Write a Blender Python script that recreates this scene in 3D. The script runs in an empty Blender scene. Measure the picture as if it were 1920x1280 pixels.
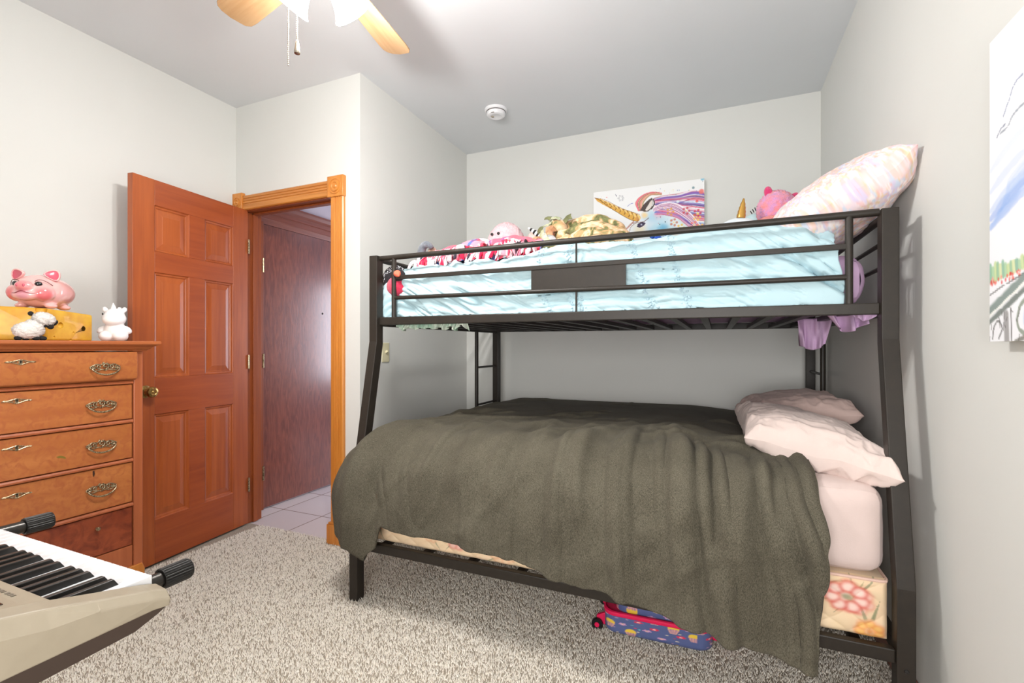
import bpy, math, random
import numpy as np
from mathutils import Vector, Matrix
random.seed(7); RNG = np.random.default_rng(7)
C = bpy.context.scene.collection
PI = math.pi
sin, cos, rad = math.sin, math.cos, math.radians

def lin(c):
    """sRGB 0-255 triple -> linear rgba"""
    out = []
    for v in c[:3]:
        v = v / 255.0
        out.append(v / 12.92 if v <= 0.04045 else ((v + 0.055) / 1.055) ** 2.4)
    return (out[0], out[1], out[2], 1.0)

# ------------------------------------------------------------------ camera, world, lights, exposure
sc = bpy.context.scene
sc.view_settings.view_transform = 'Standard'
sc.view_settings.look = 'None'
sc.view_settings.exposure = 0.15
sc.view_settings.gamma = 1.0
sc.view_settings.use_curve_mapping = False
cam_d = bpy.data.cameras.new('camera'); cam = bpy.data.objects.new('camera', cam_d); C.objects.link(cam)
cam.location = (0, 0, 1.165); cam.rotation_euler = (PI / 2, 0, rad(23.2436))
cam_d.sensor_fit = 'HORIZONTAL'; cam_d.sensor_width = 36.0; cam_d.lens = 36.0 * 893.3 / 1920.0
cam_d.shift_y = 8.52 / 1920.0; cam_d.clip_start = 0.02
sc.camera = cam

world = bpy.data.worlds.new('sky'); sc.world = world; world.use_nodes = True
bg = world.node_tree.nodes['Background']; bg.inputs[0].default_value = (0.80, 0.90, 1.0, 1); bg.inputs[1].default_value = 1.0

def area(name, loc, rot, sx, sy, power, col):
    d = bpy.data.lights.new(name, 'AREA'); d.shape = 'RECTANGLE'; d.size = sx; d.size_y = sy
    d.energy = power; d.color = col
    o = bpy.data.objects.new(name, d); C.objects.link(o); o.location = loc; o.rotation_euler = rot
    return o
# fill light through an unseen window added in the wall behind the camera
area('added_window_fill', (-0.15, -1.13, 1.2), (rad(90), 0, 0), 1.15, 0.95, 68.0, (1.0, 0.985, 0.965))
# daylight through the window at the far end of the hall, and the hall's ceiling lamp
area('daylight_hall', (-1.35, 5.12, 1.35), (rad(-90), 0, 0), 1.1, 1.3, 46.0, (0.86, 0.88, 1.0))
FAN = (-1.19, 1.175)
BULB_POWER = 21.5
SHADE_GLOW = 8.0

# ------------------------------------------------------------------ numpy noise
def _h(ix, iy, s):
    v = np.sin(ix * 127.1 + iy * 311.7 + s * 74.7) * 43758.5453
    return v - np.floor(v)
def vn(x, y, s=0):
    x = np.asarray(x, float); y = np.asarray(y, float)
    ix = np.floor(x); iy = np.floor(y); fx = x - ix; fy = y - iy
    fx = fx * fx * (3 - 2 * fx); fy = fy * fy * (3 - 2 * fy)
    a = _h(ix, iy, s); b = _h(ix + 1, iy, s); c = _h(ix, iy + 1, s); d = _h(ix + 1, iy + 1, s)
    return (a + (b - a) * fx) * (1 - fy) + (c + (d - c) * fx) * fy
def fbm(x, y, o=4, s=0):
    t = 0; a = 0.5; n = 0
    for i in range(o):
        t = t + a * vn(x * 2 ** i, y * 2 ** i, s + i * 13); n += a; a *= 0.5
    return t / n
def ridge(x, y, o=3, s=0):
    t = 0; a = 0.5; n = 0
    for i in range(o):
        t = t + a * (1 - np.abs(2 * vn(x * 2 ** i, y * 2 ** i, s + i * 13) - 1)); n += a; a *= 0.5
    return t / n
def sstep(a, b, x):
    t = np.clip((np.asarray(x, float) - a) / (b - a), 0, 1)
    return t * t * (3 - 2 * t)

# ------------------------------------------------------------------ materials
def newmat(name):
    m = bpy.data.materials.new(name); m.use_nodes = True
    nt = m.node_tree; b = nt.nodes['Principled BSDF']
    return m, nt, b
def N(nt, t, **kw):
    n = nt.nodes.new(t)
    for k, v in kw.items():
        if k.startswith('i_'):
            key = k[2:]
            n.inputs[int(key) if key.isdigit() else key.replace('_', ' ')].default_value = v
        else: setattr(n, k, v)
    return n
def coords(nt, stretch=(1, 1, 1), rot=(0, 0, 0)):
    tc = N(nt, 'ShaderNodeTexCoord'); mp = N(nt, 'ShaderNodeMapping')
    mp.inputs['Scale'].default_value = stretch; mp.inputs['Rotation'].default_value = rot
    nt.links.new(tc.outputs['Object'], mp.inputs['Vector'])
    return mp.outputs['Vector']
def ramp(nt, fac, stops):
    r = N(nt, 'ShaderNodeValToRGB')
    el = r.color_ramp.elements
    while len(el) < len(stops): el.new(0.5)
    for e, (p, c) in zip(el, stops): e.position = p; e.color = c
    nt.links.new(fac, r.inputs[0]); return r.outputs[0]
def bump(nt, b, height, strength=0.3, dist=0.002):
    n = N(nt, 'ShaderNodeBump'); n.inputs['Strength'].default_value = strength; n.inputs['Distance'].default_value = dist
    nt.links.new(height, n.inputs['Height']); nt.links.new(n.outputs[0], b.inputs['Normal'])
def plain(name, col, rough=0.5, metal=0.0, spec=0.5, col2=None, nscale=6.0, bumps=0.0, bscale=120.0, bdist=0.002, sheen=0.0, coat=0.0, stretch=(1, 1, 1)):
    m, nt, b = newmat(name)
    b.inputs['Roughness'].default_value = rough; b.inputs['Metallic'].default_value = metal
    b.inputs['Specular IOR Level'].default_value = spec
    b.inputs['Sheen Weight'].default_value = sheen; b.inputs['Coat Weight'].default_value = coat
    v = coords(nt, stretch)
    n = N(nt, 'ShaderNodeTexNoise', i_Scale=nscale, i_Detail=4.0); nt.links.new(v, n.inputs['Vector'])
    c1 = lin(col); c2 = lin(col2) if col2 else tuple(x * 0.93 for x in c1[:3]) + (1,)
    nt.links.new(ramp(nt, n.outputs[0], [(0.35, c2), (0.65, c1)]), b.inputs['Base Color'])
    if bumps > 0:
        n2 = N(nt, 'ShaderNodeTexNoise', i_Scale=bscale, i_Detail=3.0); nt.links.new(v, n2.inputs['Vector'])
        bump(nt, b, n2.outputs[0], bumps, bdist)
    return m
def wood(name, light, dark, axis='Z', rough=0.35, scale=14.0, coat=0.15, contrast=(0.3, 0.7), blotch=None):
    m, nt, b = newmat(name)
    st = {'X': (0.06, 1, 1), 'Y': (1, 0.06, 1), 'Z': (1, 1, 0.06)}[axis]
    v = coords(nt, st)
    n0 = N(nt, 'ShaderNodeTexNoise', i_Scale=scale * 0.35, i_Detail=2.0); nt.links.new(v, n0.inputs['Vector'])
    n1 = N(nt, 'ShaderNodeTexNoise', i_Scale=scale * 4, i_Detail=5.0, i_Distortion=0.6); nt.links.new(v, n1.inputs['Vector'])
    mx = N(nt, 'ShaderNodeMix', data_type='FLOAT'); mx.inputs[0].default_value = 0.55
    nt.links.new(n0.outputs[0], mx.inputs[2]); nt.links.new(n1.outputs[0], mx.inputs[3])
    out = ramp(nt, mx.outputs[0], [(contrast[0], lin(dark)), (contrast[1], lin(light))])
    if blotch:
        v2 = coords(nt)
        n3 = N(nt, 'ShaderNodeTexNoise', i_Scale=blotch[1], i_Detail=5.0, i_Distortion=1.2); nt.links.new(v2, n3.inputs['Vector'])
        f = ramp(nt, n3.outputs[0], [(0.42, (0, 0, 0, 1)), (0.66, (1, 1, 1, 1))])
        mm = N(nt, 'ShaderNodeMix', data_type='RGBA'); mm.inputs[7].default_value = lin(blotch[0])
        nt.links.new(f, mm.inputs[0]); nt.links.new(out, mm.inputs[6]); out = mm.outputs[2]
    nt.links.new(out, b.inputs['Base Color'])
    b.inputs['Roughness'].default_value = rough; b.inputs['Coat Weight'].default_value = coat; b.inputs['Coat Roughness'].default_value = 0.25
    bump(nt, b, n1.outputs[0], 0.12, 0.001)
    return m
def colattr(name, rough=0.8, spec=0.3, bumps=0.0, bscale=150.0, bdist=0.002, coat=0.0, sheen=0.0):
    m, nt, b = newmat(name)
    a = N(nt, 'ShaderNodeAttribute'); a.attribute_name = 'Col'
    nt.links.new(a.outputs['Color'], b.inputs['Base Color'])
    b.inputs['Roughness'].default_value = rough; b.inputs['Specular IOR Level'].default_value = spec
    b.inputs['Coat Weight'].default_value = coat; b.inputs['Sheen Weight'].default_value = sheen
    if bumps > 0:
        n2 = N(nt, 'ShaderNodeTexNoise', i_Scale=bscale, i_Detail=3.0); nt.links.new(coords(nt), n2.inputs['Vector'])
        bump(nt, b, n2.outputs[0], bumps, bdist)
    return m

M = {}
M['wall'] = plain('wall_paint', (217, 217, 213), 0.85, spec=0.2, col2=(215, 215, 211), nscale=2, bumps=0.04, bscale=300)
M['ceil'] = plain('ceiling_paint', (221, 223, 225), 0.9, spec=0.1, col2=(219, 221, 223), nscale=2, bumps=0.04, bscale=300)
M['carpet'] = plain('carpet_backing', (176, 166, 152), 1.0, spec=0.05, col2=(150, 140, 126), nscale=160, bumps=0.5, bscale=260, bdist=0.006)
M['door'] = wood('door_wood', (178, 92, 40), (140, 62, 24), 'Z', 0.38, 9.0, 0.2)
M['doorh'] = wood('door_wood_rail', (172, 86, 38), (136, 60, 24), 'Y', 0.38, 9.0, 0.2)
M['oak'] = wood('oak_trim_upright', (214, 142, 62), (182, 106, 36), 'Z', 0.35, 12.0, 0.2)
M['oakx'] = wood('oak_trim_level', (206, 138, 64), (172, 100, 38), 'X', 0.35, 12.0, 0.2)
M['jamb'] = wood('jamb_wood', (158, 82, 38), (122, 56, 24), 'Z', 0.4, 10.0, 0.1)
M['halltrim'] = wood('hall_trim_wood', (150, 82, 58), (112, 54, 36), 'Y', 0.35, 12.0, 0.2)
M['dresser'] = wood('dresser_wood', (186, 106, 58), (150, 76, 36), 'Y', 0.42, 7.0, 0.1)
M['dresserv'] = wood('dresser_wood_upright', (182, 102, 62), (150, 78, 44), 'Z', 0.42, 7.0, 0.1)
M['veneer'] = wood('birds_eye_veneer', (196, 124, 68), (164, 90, 44), 'Y', 0.38, 5.0, 0.12, blotch=((168, 94, 52), 34.0))
M['veneer2'] = wood('dark_veneer', (160, 78, 44), (122, 50, 24), 'Y', 0.4, 6.0, 0.1, blotch=((110, 42, 22), 16.0))
M['black_metal'] = plain('dark_bronze_powder_coat', (43, 37, 31), 0.45, metal=0.0, spec=0.35, col2=(39, 34, 29), nscale=40, bumps=0.08, bscale=700)
M['brass'] = plain('antique_brass', (196, 166, 104), 0.25, metal=.9, col2=(150, 120, 66), nscale=60)
M['brass_dark'] = plain('aged_brass', (204, 186, 152), 0.3, metal=0.7, col2=(96, 78, 54), nscale=180)
M['hole'] = plain('dark_keyhole', (14, 11, 9), 0.9)
M['white_plastic'] = plain('white_plastic', (236, 236, 238), 0.35)
M['ivory'] = plain('ivory_plastic', (222, 214, 180), 0.4)
M['chrome'] = plain('brushed_nickel', (190, 180, 165), 0.25, metal=1.0)
M['steel'] = plain('painted_steel_tube', (60, 57, 54), 0.3, metal=0.6)
M['rubber'] = plain('ribbed_black_rubber', (34, 32, 31), 0.42)
M['wkey'] = plain('white_key_plastic', (226, 226, 228), 0.3)
M['bkey'] = plain('black_key_plastic', (28, 26, 24), 0.3)
M['champ'] = plain('champagne_plastic', (160, 149, 130), 0.42, col2=(156, 145, 126), nscale=30)
M['champ_d'] = plain('dark_brown_plastic', (62, 48, 40), 0.5)
M['screen'] = plain('dark_display', (40, 42, 44), 0.15)
M['mark'] = plain('grey_print', (112, 104, 92), 0.5)
M['blade'] = wood('fan_blade_wood', (182, 150, 112), (152, 114, 74), 'X', 0.45, 16.0, 0.1)
M['fan_metal'] = plain('white_fan_enamel', (232, 232, 230), 0.35)
M['sheet_pink'] = plain('pale_pink_sheet', (216, 196, 190), 0.9, spec=0.1, bumps=0.25, bscale=220, sheen=0.1)
M['pillow_a'] = plain('blush_pillowcase', (218, 200, 193), 0.9, spec=0.1, bumps=0.2, bscale=240, sheen=0.1)
M['pillow_b'] = plain('dusky_pillowcase', (214, 188, 180), 0.9, spec=0.1, bumps=0.2, bscale=240, sheen=0.1)
M['white_sheet'] = plain('white_sheet', (236, 240, 240), 0.9, spec=0.1, bumps=0.15, bscale=160)
M['lilac'] = plain('lilac_sheet', (206, 174, 206), 0.9, spec=0.1, bumps=0.1, bscale=160, col2=(196, 164, 198))
M['aqua'] = plain('aqua_cotton', (184, 210, 217), 0.9, spec=0.05, bumps=0.12, bscale=90, col2=(178, 206, 214), nscale=4, sheen=0.1)
M['aqua_knot'] = plain('aqua_ruffle', (180, 206, 217), 0.9, spec=0.1, bumps=0.3, bscale=200)
M['green_print'] = plain('green_print_cloth', (200, 206, 192), 0.9, spec=0.1, col2=(150, 180, 160), nscale=26)
M['slat'] = M['black_metal']

# ------------------------------------------------------------------ mesh building
ROOT = {}
class MB:
    def __init__(s): s.V = []; s.F = []; s.n = 0; s.col = []
    def add(s, V, F, col=None):
        V = np.asarray(V, float).reshape(-1, 3); s.V.append(V)
        s.F += [tuple(int(i) + s.n for i in f) for f in F]; s.n += len(V)
        if col is not None:
            c = np.asarray(col, float)
            if c.ndim == 1: c = np.tile(c, (len(V), 1))
            s.col.append(c)
        return s
    def box(s, x0, x1, y0, y1, z0, z1, col=None):
        V = [(x, y, z) for z in (z0, z1) for y in (y0, y1) for x in (x0, x1)]
        return s.add(V, [(0, 2, 3, 1), (4, 5, 7, 6), (0, 1, 5, 4), (2, 6, 7, 3), (0, 4, 6, 2), (1, 3, 7, 5)], col)
    def obox(s, c, size, R, col=None):
        h = np.array(size) / 2; V = []
        for z in (-1, 1):
            for y in (-1, 1):
                for x in (-1, 1): V.append(np.array(c) + np.array(R) @ (h * np.array([x, y, z])))
        return s.add(V, [(0, 2, 3, 1), (4, 5, 7, 6), (0, 1, 5, 4), (2, 6, 7, 3), (0, 4, 6, 2), (1, 3, 7, 5)], col)
    def prism(s, poly, axis, a0, a1):
        n = len(poly); V = []
        for a in (a0, a1):
            for (p, q) in poly:
                V.append({'X': (a, p, q), 'Y': (p, a, q), 'Z': (p, q, a)}[axis])
        F = [tuple(range(n))[::-1], tuple(range(n, 2 * n))] + [(i, (i + 1) % n, n + (i + 1) % n, n + i) for i in range(n)]
        if axis == 'Y': F = [f[::-1] for f in F]
        return s.add(V, F)
    def tube(s, pts, r, n=10, caps=True, col=None):
        P = [np.array(p, float) for p in pts]; m = len(P)
        rr = r if hasattr(r, '__len__') else [r] * m
        T = []
        for i in range(m):
            t = P[min(i + 1, m - 1)] - P[max(i - 1, 0)]; T.append(t / (np.linalg.norm(t) + 1e-12))
        up = np.array([0, 0, 1.0]) if abs(T[0][2]) < 0.9 else np.array([1.0, 0, 0])
        u = np.cross(T[0], up); u /= np.linalg.norm(u); V = []
        for i in range(m):
            u = u - T[i] * (u @ T[i]); u /= np.linalg.norm(u); w = np.cross(T[i], u)
            for k in range(n):
                a = 2 * PI * k / n; V.append(P[i] + rr[i] * (cos(a) * u + sin(a) * w))
        F = [(i * n + k, i * n + (k + 1) % n, (i + 1) * n + (k + 1) % n, (i + 1) * n + k) for i in range(m - 1) for k in range(n)]
        if caps: F += [tuple(range(n))[::-1], tuple(range((m - 1) * n, m * n))]
        return s.add(V, F, col)
    def lathe(s, prof, c=(0, 0, 0), R=None, n=24, col=None, close=True):
        R = np.eye(3) if R is None else np.array(R); V = []
        for (r, z) in prof:
            for k in range(n):
                a = 2 * PI * k / n; V.append(np.array(c) + R @ np.array([r * cos(a), r * sin(a), z]))
        m = len(prof)
        F = [(i * n + k, i * n + (k + 1) % n, (i + 1) * n + (k + 1) % n, (i + 1) * n + k) for i in range(m - 1) for k in range(n)]
        if close: F += [tuple(range(n))[::-1], tuple(range((m - 1) * n, m * n))]
        return s.add(V, F, col)
    def ell(s, c, r, R=None, nu=24, nv=14, fur=0.0, fs=30.0, seed=0, col=None):
        R = np.eye(3) if R is None else np.array(R); r = np.array(r, float) * np.ones(3); V = []
        D = [(0, 0, -1)]
        for j in range(1, nv):
            b = -PI / 2 + PI * j / nv
            for i in range(nu):
                a = 2 * PI * i / nu; D.append((cos(b) * cos(a), cos(b) * sin(a), sin(b)))
        D.append((0, 0, 1)); D = np.array(D)
        k = np.ones(len(D))
        if fur: k = k + fur * (RNG.random(len(D)) - 0.35)
        V = np.array(c) + (D * r * k[:, None]) @ R.T
        F = [(0, 1 + (i + 1) % nu, 1 + i) for i in range(nu)]
        for j in range(nv - 2):
            for i in range(nu):
                a = 1 + j * nu + i; b = 1 + j * nu + (i + 1) % nu; F.append((a, b, b + nu, a + nu))
        L = len(D) - 1; o = 1 + (nv - 2) * nu
        F += [(L, o + i, o + (i + 1) % nu) for i in range(nu)]
        return s.add(V, F, col)
    def grid(s, P, col=None, wrapu=False, flip=False):
        P = np.asarray(P, float); a, b = P.shape[:2]
        F = []
        for i in range(a - (0 if wrapu else 1)):
            i2 = (i + 1) % a
            for j in range(b - 1):
                f = (i * b + j, i2 * b + j, i2 * b + j + 1, i * b + j + 1)
                F.append(f[::-1] if flip else f)
        return s.add(P.reshape(-1, 3), F, None if col is None else np.asarray(col).reshape(-1, np.asarray(col).shape[-1]))
    def build(s, name, m, parent=None, smooth=True, ang=35, bevel=0.0, bseg=2, subsurf=0, remesh=0.0, smoothit=0, solid=0.0, soff=0.0, orient=True):
        V = np.concatenate(s.V); off = ROOT.get(parent.name, (0, 0, 0)) if parent else (0, 0, 0)
        V = V - np.array(off)
        me = bpy.data.meshes.new(name); me.from_pydata(V.tolist(), [], s.F); me.update()
        if s.col:
            c = np.concatenate(s.col)
            if c.shape[1] == 3: c = np.concatenate([c, np.ones((len(c), 1))], 1)
            at = me.color_attributes.new('Col', 'FLOAT_COLOR', 'POINT'); at.data.foreach_set('color', c.astype(np.float32).ravel())
        if orient:
            import bmesh
            bm = bmesh.new(); bm.from_mesh(me); bmesh.ops.recalc_face_normals(bm, faces=bm.faces); bm.to_mesh(me); bm.free()
        if smooth:
            me.shade_smooth()
            if ang < 180: me.set_sharp_from_angle(angle=rad(ang))
        for mm in (m if isinstance(m, (list, tuple)) else [m]): me.materials.append(mm)
        o = bpy.data.objects.new(name, me); C.objects.link(o)
        if parent: o.parent = parent; ROOT[o.name] = tuple(off)
        if remesh:
            r = o.modifiers.new('remesh', 'REMESH'); r.mode = 'VOXEL'; r.voxel_size = remesh; r.use_smooth_shade = True
        if smoothit:
            r = o.modifiers.new('smooth', 'SMOOTH'); r.iterations = smoothit; r.factor = 0.5
        if solid:
            r = o.modifiers.new('solid', 'SOLIDIFY'); r.thickness = solid; r.offset = soff
        if bevel:
            r = o.modifiers.new('bevel', 'BEVEL'); r.width = bevel; r.segments = bseg; r.limit_method = 'ANGLE'; r.angle_limit = rad(40)
        if subsurf:
            r = o.modifiers.new('sub', 'SUBSURF'); r.levels = subsurf; r.render_levels = subsurf
        return o
def thing(name, label, cat, loc=(0, 0, 0), group=None):
    o = bpy.data.objects.new(name, None); C.objects.link(o); o.empty_display_size = 0.05
    o.location = loc; ROOT[o.name] = tuple(loc); o['label'] = label; o['category'] = cat
    if group: o['group'] = group
    return o
def tag(o, label, cat, group=None, kind=None):
    if label: o['label'] = label
    if cat: o['category'] = cat
    if group: o['group'] = group
    if kind: o['kind'] = kind
    return o
def struct(o, label=None, cat=None):
    o['kind'] = 'structure'
    if label: o['label'] = label
    if cat: o['category'] = cat
    return o
def Rz(a): return np.array([[cos(a), -sin(a), 0], [sin(a), cos(a), 0], [0, 0, 1.0]])
def Rx(a): return np.array([[1.0, 0, 0], [0, cos(a), -sin(a)], [0, sin(a), cos(a)]])
def Ry(a): return np.array([[cos(a), 0, sin(a)], [0, 1.0, 0], [-sin(a), 0, cos(a)]])
def axisR(d):
    """rotation matrix whose local Z is d"""
    d = np.array(d, float); d /= np.linalg.norm(d)
    u = np.cross([0, 0, 1.0] if abs(d[2]) < 0.95 else [1.0, 0, 0], d); u /= np.linalg.norm(u)
    return np.stack([u, np.cross(d, u), d], 1)

# ------------------------------------------------------------------ little raster painter for cloth prints and paintings
class Paint:
    def __init__(s, w, h, bgc):
        s.w, s.h = w, h; s.a = np.ones((h, w, 3)) * np.array(lin(bgc)[:3])
        s.X, s.Y = np.meshgrid((np.arange(w) + 0.5) / w, (np.arange(h) + 0.5) / h); s.asp = w / h
    def put(s, mask, c):
        mask = np.clip(mask, 0, 1)[..., None]; s.a = s.a * (1 - mask) + np.array(lin(c)[:3]) * mask
    def blob(s, x, y, rx, ry, c, al=1.0, soft=0.5, rot=0.0, rag=0.0, seed=0):
        dx = (s.X - x); dy = (s.Y - y); u = dx * cos(rot) + dy * sin(rot); v = -dx * sin(rot) + dy * cos(rot)
        d = np.hypot(u / rx, v / ry)
        if rag: d = d + rag * (fbm(s.X * 14, s.Y * 14, 3, seed) - 0.5)
        s.put(al * (1 - sstep(1 - soft, 1 + 0.02, d)), c)
    def stroke(s, pts, w, c, al=1.0):
        n = len(pts); ws = w if hasattr(w, '__len__') else [w] * n
        m = np.zeros_like(s.X)
        for i in range(n - 1):
            (x0, y0), (x1, y1) = pts[i], pts[i + 1]
            X0, X1 = x0 * s.asp, x1 * s.asp
            dx, dy = X1 - X0, y1 - y0; L = dx * dx + dy * dy + 1e-12
            t = np.clip(((s.X * s.asp - X0) * dx + (s.Y - y0) * dy) / L, 0, 1)
            d = np.hypot(s.X * s.asp - X0 - t * dx, s.Y - y0 - t * dy); ww = ws[i] + (ws[i + 1] - ws[i]) * t
            m = np.maximum(m, 1 - sstep(ww * 0.5, ww * 1.1 + 1e-4, d))
        s.put(m * al, c)
    def poly(s, pts, c, al=1.0):
        ins = np.zeros(s.X.shape, bool); n = len(pts)
        for i in range(n):
            (x0, y0), (x1, y1) = pts[i], pts[(i + 1) % n]
            cond = ((y0 > s.Y) != (y1 > s.Y)) & (s.X < (x1 - x0) * (s.Y - y0) / (y1 - y0 + 1e-12) + x0)
            ins ^= cond
        s.put(ins * al, c)
    def sample(s, U, V):
        j = np.clip((np.asarray(U) * s.w).astype(int), 0, s.w - 1); i = np.clip((np.asarray(V) * s.h).astype(int), 0, s.h - 1)
        return s.a[i, j]
def curve(p, n=14):
    """Catmull-Rom through 2-D or 3-D points"""
    P = np.array(p, float); P = np.vstack([2 * P[0] - P[1], P, 2 * P[-1] - P[-2]]); out = []
    for i in range(1, len(P) - 2):
        for k in range(n):
            t = k / n; a, b, c, d = P[i - 1], P[i], P[i + 1], P[i + 2]
            out.append(0.5 * (2 * b + (c - a) * t + (2 * a - 5 * b + 4 * c - d) * t * t + (3 * b - a - 3 * c + d) * t ** 3))
    out.append(P[-2]); return [tuple(q) for q in out]
# ================================================================== THE ROOM
XL, YD, XJ, YB, XR, H, YF = -2.925, 2.179, -1.89, 3.456, 0.591, 2.74, -1.0
struct(MB().box(XL - .1, XR + .1, YF - .1, YD + .02, -.05, 0).box(XJ - .05, XR + .1, YD + .02, YB + .1, -.05, 0).build('floor', M['carpet'], smooth=False), 'beige shag carpet floor of the bedroom', 'floor')
struct(MB().box(XL - .3, XR + .1, YF - .1, YB + .1, H, H + .1).build('ceiling', M['ceil'], smooth=False), 'flat white ceiling', 'ceiling')
struct(MB().box(XL - .12, XL, YF - .1, YD, 0, H).build('wall_left', M['wall'], smooth=False), 'off-white wall behind the dresser and open door', 'wall')
struct(MB().box(XR, XR + .12, YF - .1, YB + .12, 0, H).build('wall_right', M['wall'], smooth=False), 'off-white wall right of the bunk bed', 'wall')
struct(MB().box(XJ - .1, XR, YB, YB + .12, 0, H).build('wall_back', M['wall'], smooth=False), 'off-white wall behind the bunk bed', 'wall')
JX0, JX1, JZ, JD = -2.83, -2.10, 2.045, 0.105
w = MB(); w.box(XL - .12, JX0 - .016, YD, YD + JD, 0, H); w.box(JX1 + .016, XJ, YD, YD + JD, 0, H); w.box(JX0 - .016, JX1 + .016, YD, YD + JD, JZ + .013, H)
struct(w.build('wall_doorway', M['wall'], smooth=False), 'off-white wall around the doorway', 'wall')
struct(MB().box(XJ - .1, XJ, YD + JD, YB, 0, H).build('wall_alcove', M['wall'], smooth=False), 'short off-white wall between doorway and bed alcove', 'wall')
# wall behind the camera with an opening for the window added to let in fill
WX0, WX1, WZ0, WZ1 = -.75, .45, 0.70, 1.72
w = MB(); w.box(XL - .12, WX0, YF - .12, YF, 0, H); w.box(WX1, XR + .12, YF - .12, YF, 0, H)
w.box(WX0, WX1, YF - .12, YF, 0, WZ0); w.box(WX0, WX1, YF - .12, YF, WZ1, H)
struct(w.build('wall_front', M['wall'], smooth=False), 'off-white wall with an added window, opposite the bunk bed', 'wall')
w = MB()
for (a, b) in ((WX0, WX0 + .05), (WX1 - .05, WX1), (-.175, -.125)): w.box(a, b, YF - .08, YF - .03, WZ0, WZ1)
for (a, b) in ((WZ0, WZ0 + .05), (WZ1 - .05, WZ1)): w.box(WX0, WX1, YF - .08, YF - .03, a, b)
struct(w.build('added_window_1', M['white_plastic'], smooth=False), 'unseen white window frame added for fill light, opposite the bunk bed', 'window')

# hall seen through the doorway
m_tile, nt, b = newmat('hall_tile')
tc = N(nt, 'ShaderNodeTexCoord'); mp = N(nt, 'ShaderNodeMapping'); mp.inputs['Location'].default_value = (2.49, -2.49, 0)
nt.links.new(tc.outputs['Object'], mp.inputs['Vector'])
br = N(nt, 'ShaderNodeTexBrick', offset=0.0, squash=1.0); nt.links.new(mp.outputs[0], br.inputs['Vector'])
br.inputs['Color1'].default_value = lin((214, 206, 206)); br.inputs['Color2'].default_value = lin((206, 198, 200)); br.inputs['Mortar'].default_value = lin((120, 92, 78))
br.inputs['Scale'].default_value = 1.0; br.inputs['Brick Width'].default_value = 0.36; br.inputs['Row Height'].default_value = 0.36; br.inputs['Mortar Size'].default_value = 0.004
nt.links.new(br.outputs['Color'], b.inputs['Base Color']); b.inputs['Roughness'].default_value = 0.35
HX = -2.985
struct(MB().box(HX - .1, -.2, YD + .02, 5.3, -.045, -.004).build('floor_hall', m_tile, smooth=False), 'pale square tile floor of the hall', 'floor')
M['hallwall'] = plain('hall_wall_paint', (226, 220, 228), 0.85, spec=0.2)
struct(MB().box(HX - .12, HX, YD + JD, 5.3, 0, 2.6).build('wall_hall_left', M['hallwall'], smooth=False), 'pale wall above the brown hall door', 'wall')
w = MB(); w.box(HX, -1.95, 5.2, 5.3, 0, 2.6); w.box(-.75, -.2, 5.2, 5.3, 0, 2.6); w.box(-1.95, -.75, 5.2, 5.3, 0, .65); w.box(-1.95, -.75, 5.2, 5.3, 2.05, 2.6)
struct(w.build('wall_hall_far', M['hallwall'], smooth=False), 'pale far end wall of the hall', 'wall')
struct(MB().box(-.3, -.2, YB + .12, 5.2, 0, 2.6).build('wall_hall_right', M['hallwall'], smooth=False), 'pale right side wall of the hall', 'wall')
struct(MB().box(HX - .12, XJ - .1, YD + JD, 5.3, 2.6, 2.68).box(XJ - .1, -.2, YB + .12, 5.3, 2.6, 2.68).build('ceiling_hall', M['hallwall'], smooth=False), 'pale ceiling of the hall', 'ceiling')
w = MB()
for (a, b) in ((-1.95, -1.9), (-.8, -.75)): w.box(a, b, 5.22, 5.27, .65, 2.05)
for (a, b) in ((.65, .7), (2.0, 2.05)): w.box(-1.95, -.75, 5.22, 5.27, a, b)
struct(w.build('window_2', M['white_plastic'], smooth=False), 'white window frame at the far end of the hall', 'window')

# brown hall door (closed) in the hall's left wall
m_hd, nt, b = newmat('flat_brown_door')
v = coords(nt, (1, 1, 0.16))
nn = N(nt, 'ShaderNodeTexNoise', i_Scale=5.0, i_Detail=2.0); nt.links.new(v, nn.inputs['Vector'])
wv = N(nt, 'ShaderNodeTexNoise', i_Scale=34.0, i_Detail=5.0, i_Distortion=2.2)
nt.links.new(v, wv.inputs['Vector'])
nt.links.new(ramp(nt, wv.outputs['Fac'], [(0.35, lin((104, 50, 36))), (0.65, lin((132, 70, 50)))]), b.inputs['Base Color'])
b.inputs['Roughness'].default_value = 0.30; b.inputs['Coat Weight'].default_value = .8; b.inputs['Coat Roughness'].default_value = .17; bump(nt, b, wv.outputs[0], 0.3, 0.0015)
d2 = struct(MB().box(HX - .02, HX + .012, 2.425, 3.3, .008, 2.035).build('door_2', m_hd, smooth=False), 'closed flat reddish-brown hall door seen through the doorway', 'door')
ROOT[d2.name] = (0, 0, 0)
for z in (1.74, 1.06, .26):
    h = MB().tube([(HX + .02, 2.418, z - .05), (HX + .02, 2.418, z + .05)], .007, 10); h.box(HX + .0, HX + .016, 2.405, 2.43, z - .05, z + .05)
    h.build('hinge', M['brass_dark'], d2)
MB().tube([(HX + .012, 2.98, 1.43), (HX + .0135, 2.98, 1.43)], .008, 12).build('peephole', M['hole'], d2)
t = MB()
t.box(HX, HX + .02, YD + JD, 2.42, 0, 2.05)
struct(t.build('trim_1', M['jamb'], bevel=.002), 'reddish-brown upright casing left of the hall door', 'trim')
hd = MB().prism([(HX, 2.038), (HX + .013, 2.038), (HX + .018, 2.075), (HX + .022, 2.08), (HX + .022, 2.115), (HX + .03, 2.12), (HX + .03, 2.15), (HX + .045, 2.165), (HX + .05, 2.19), (HX + .05, 2.205), (HX, 2.205)], 'Y', YD + JD, 3.5)
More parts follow.
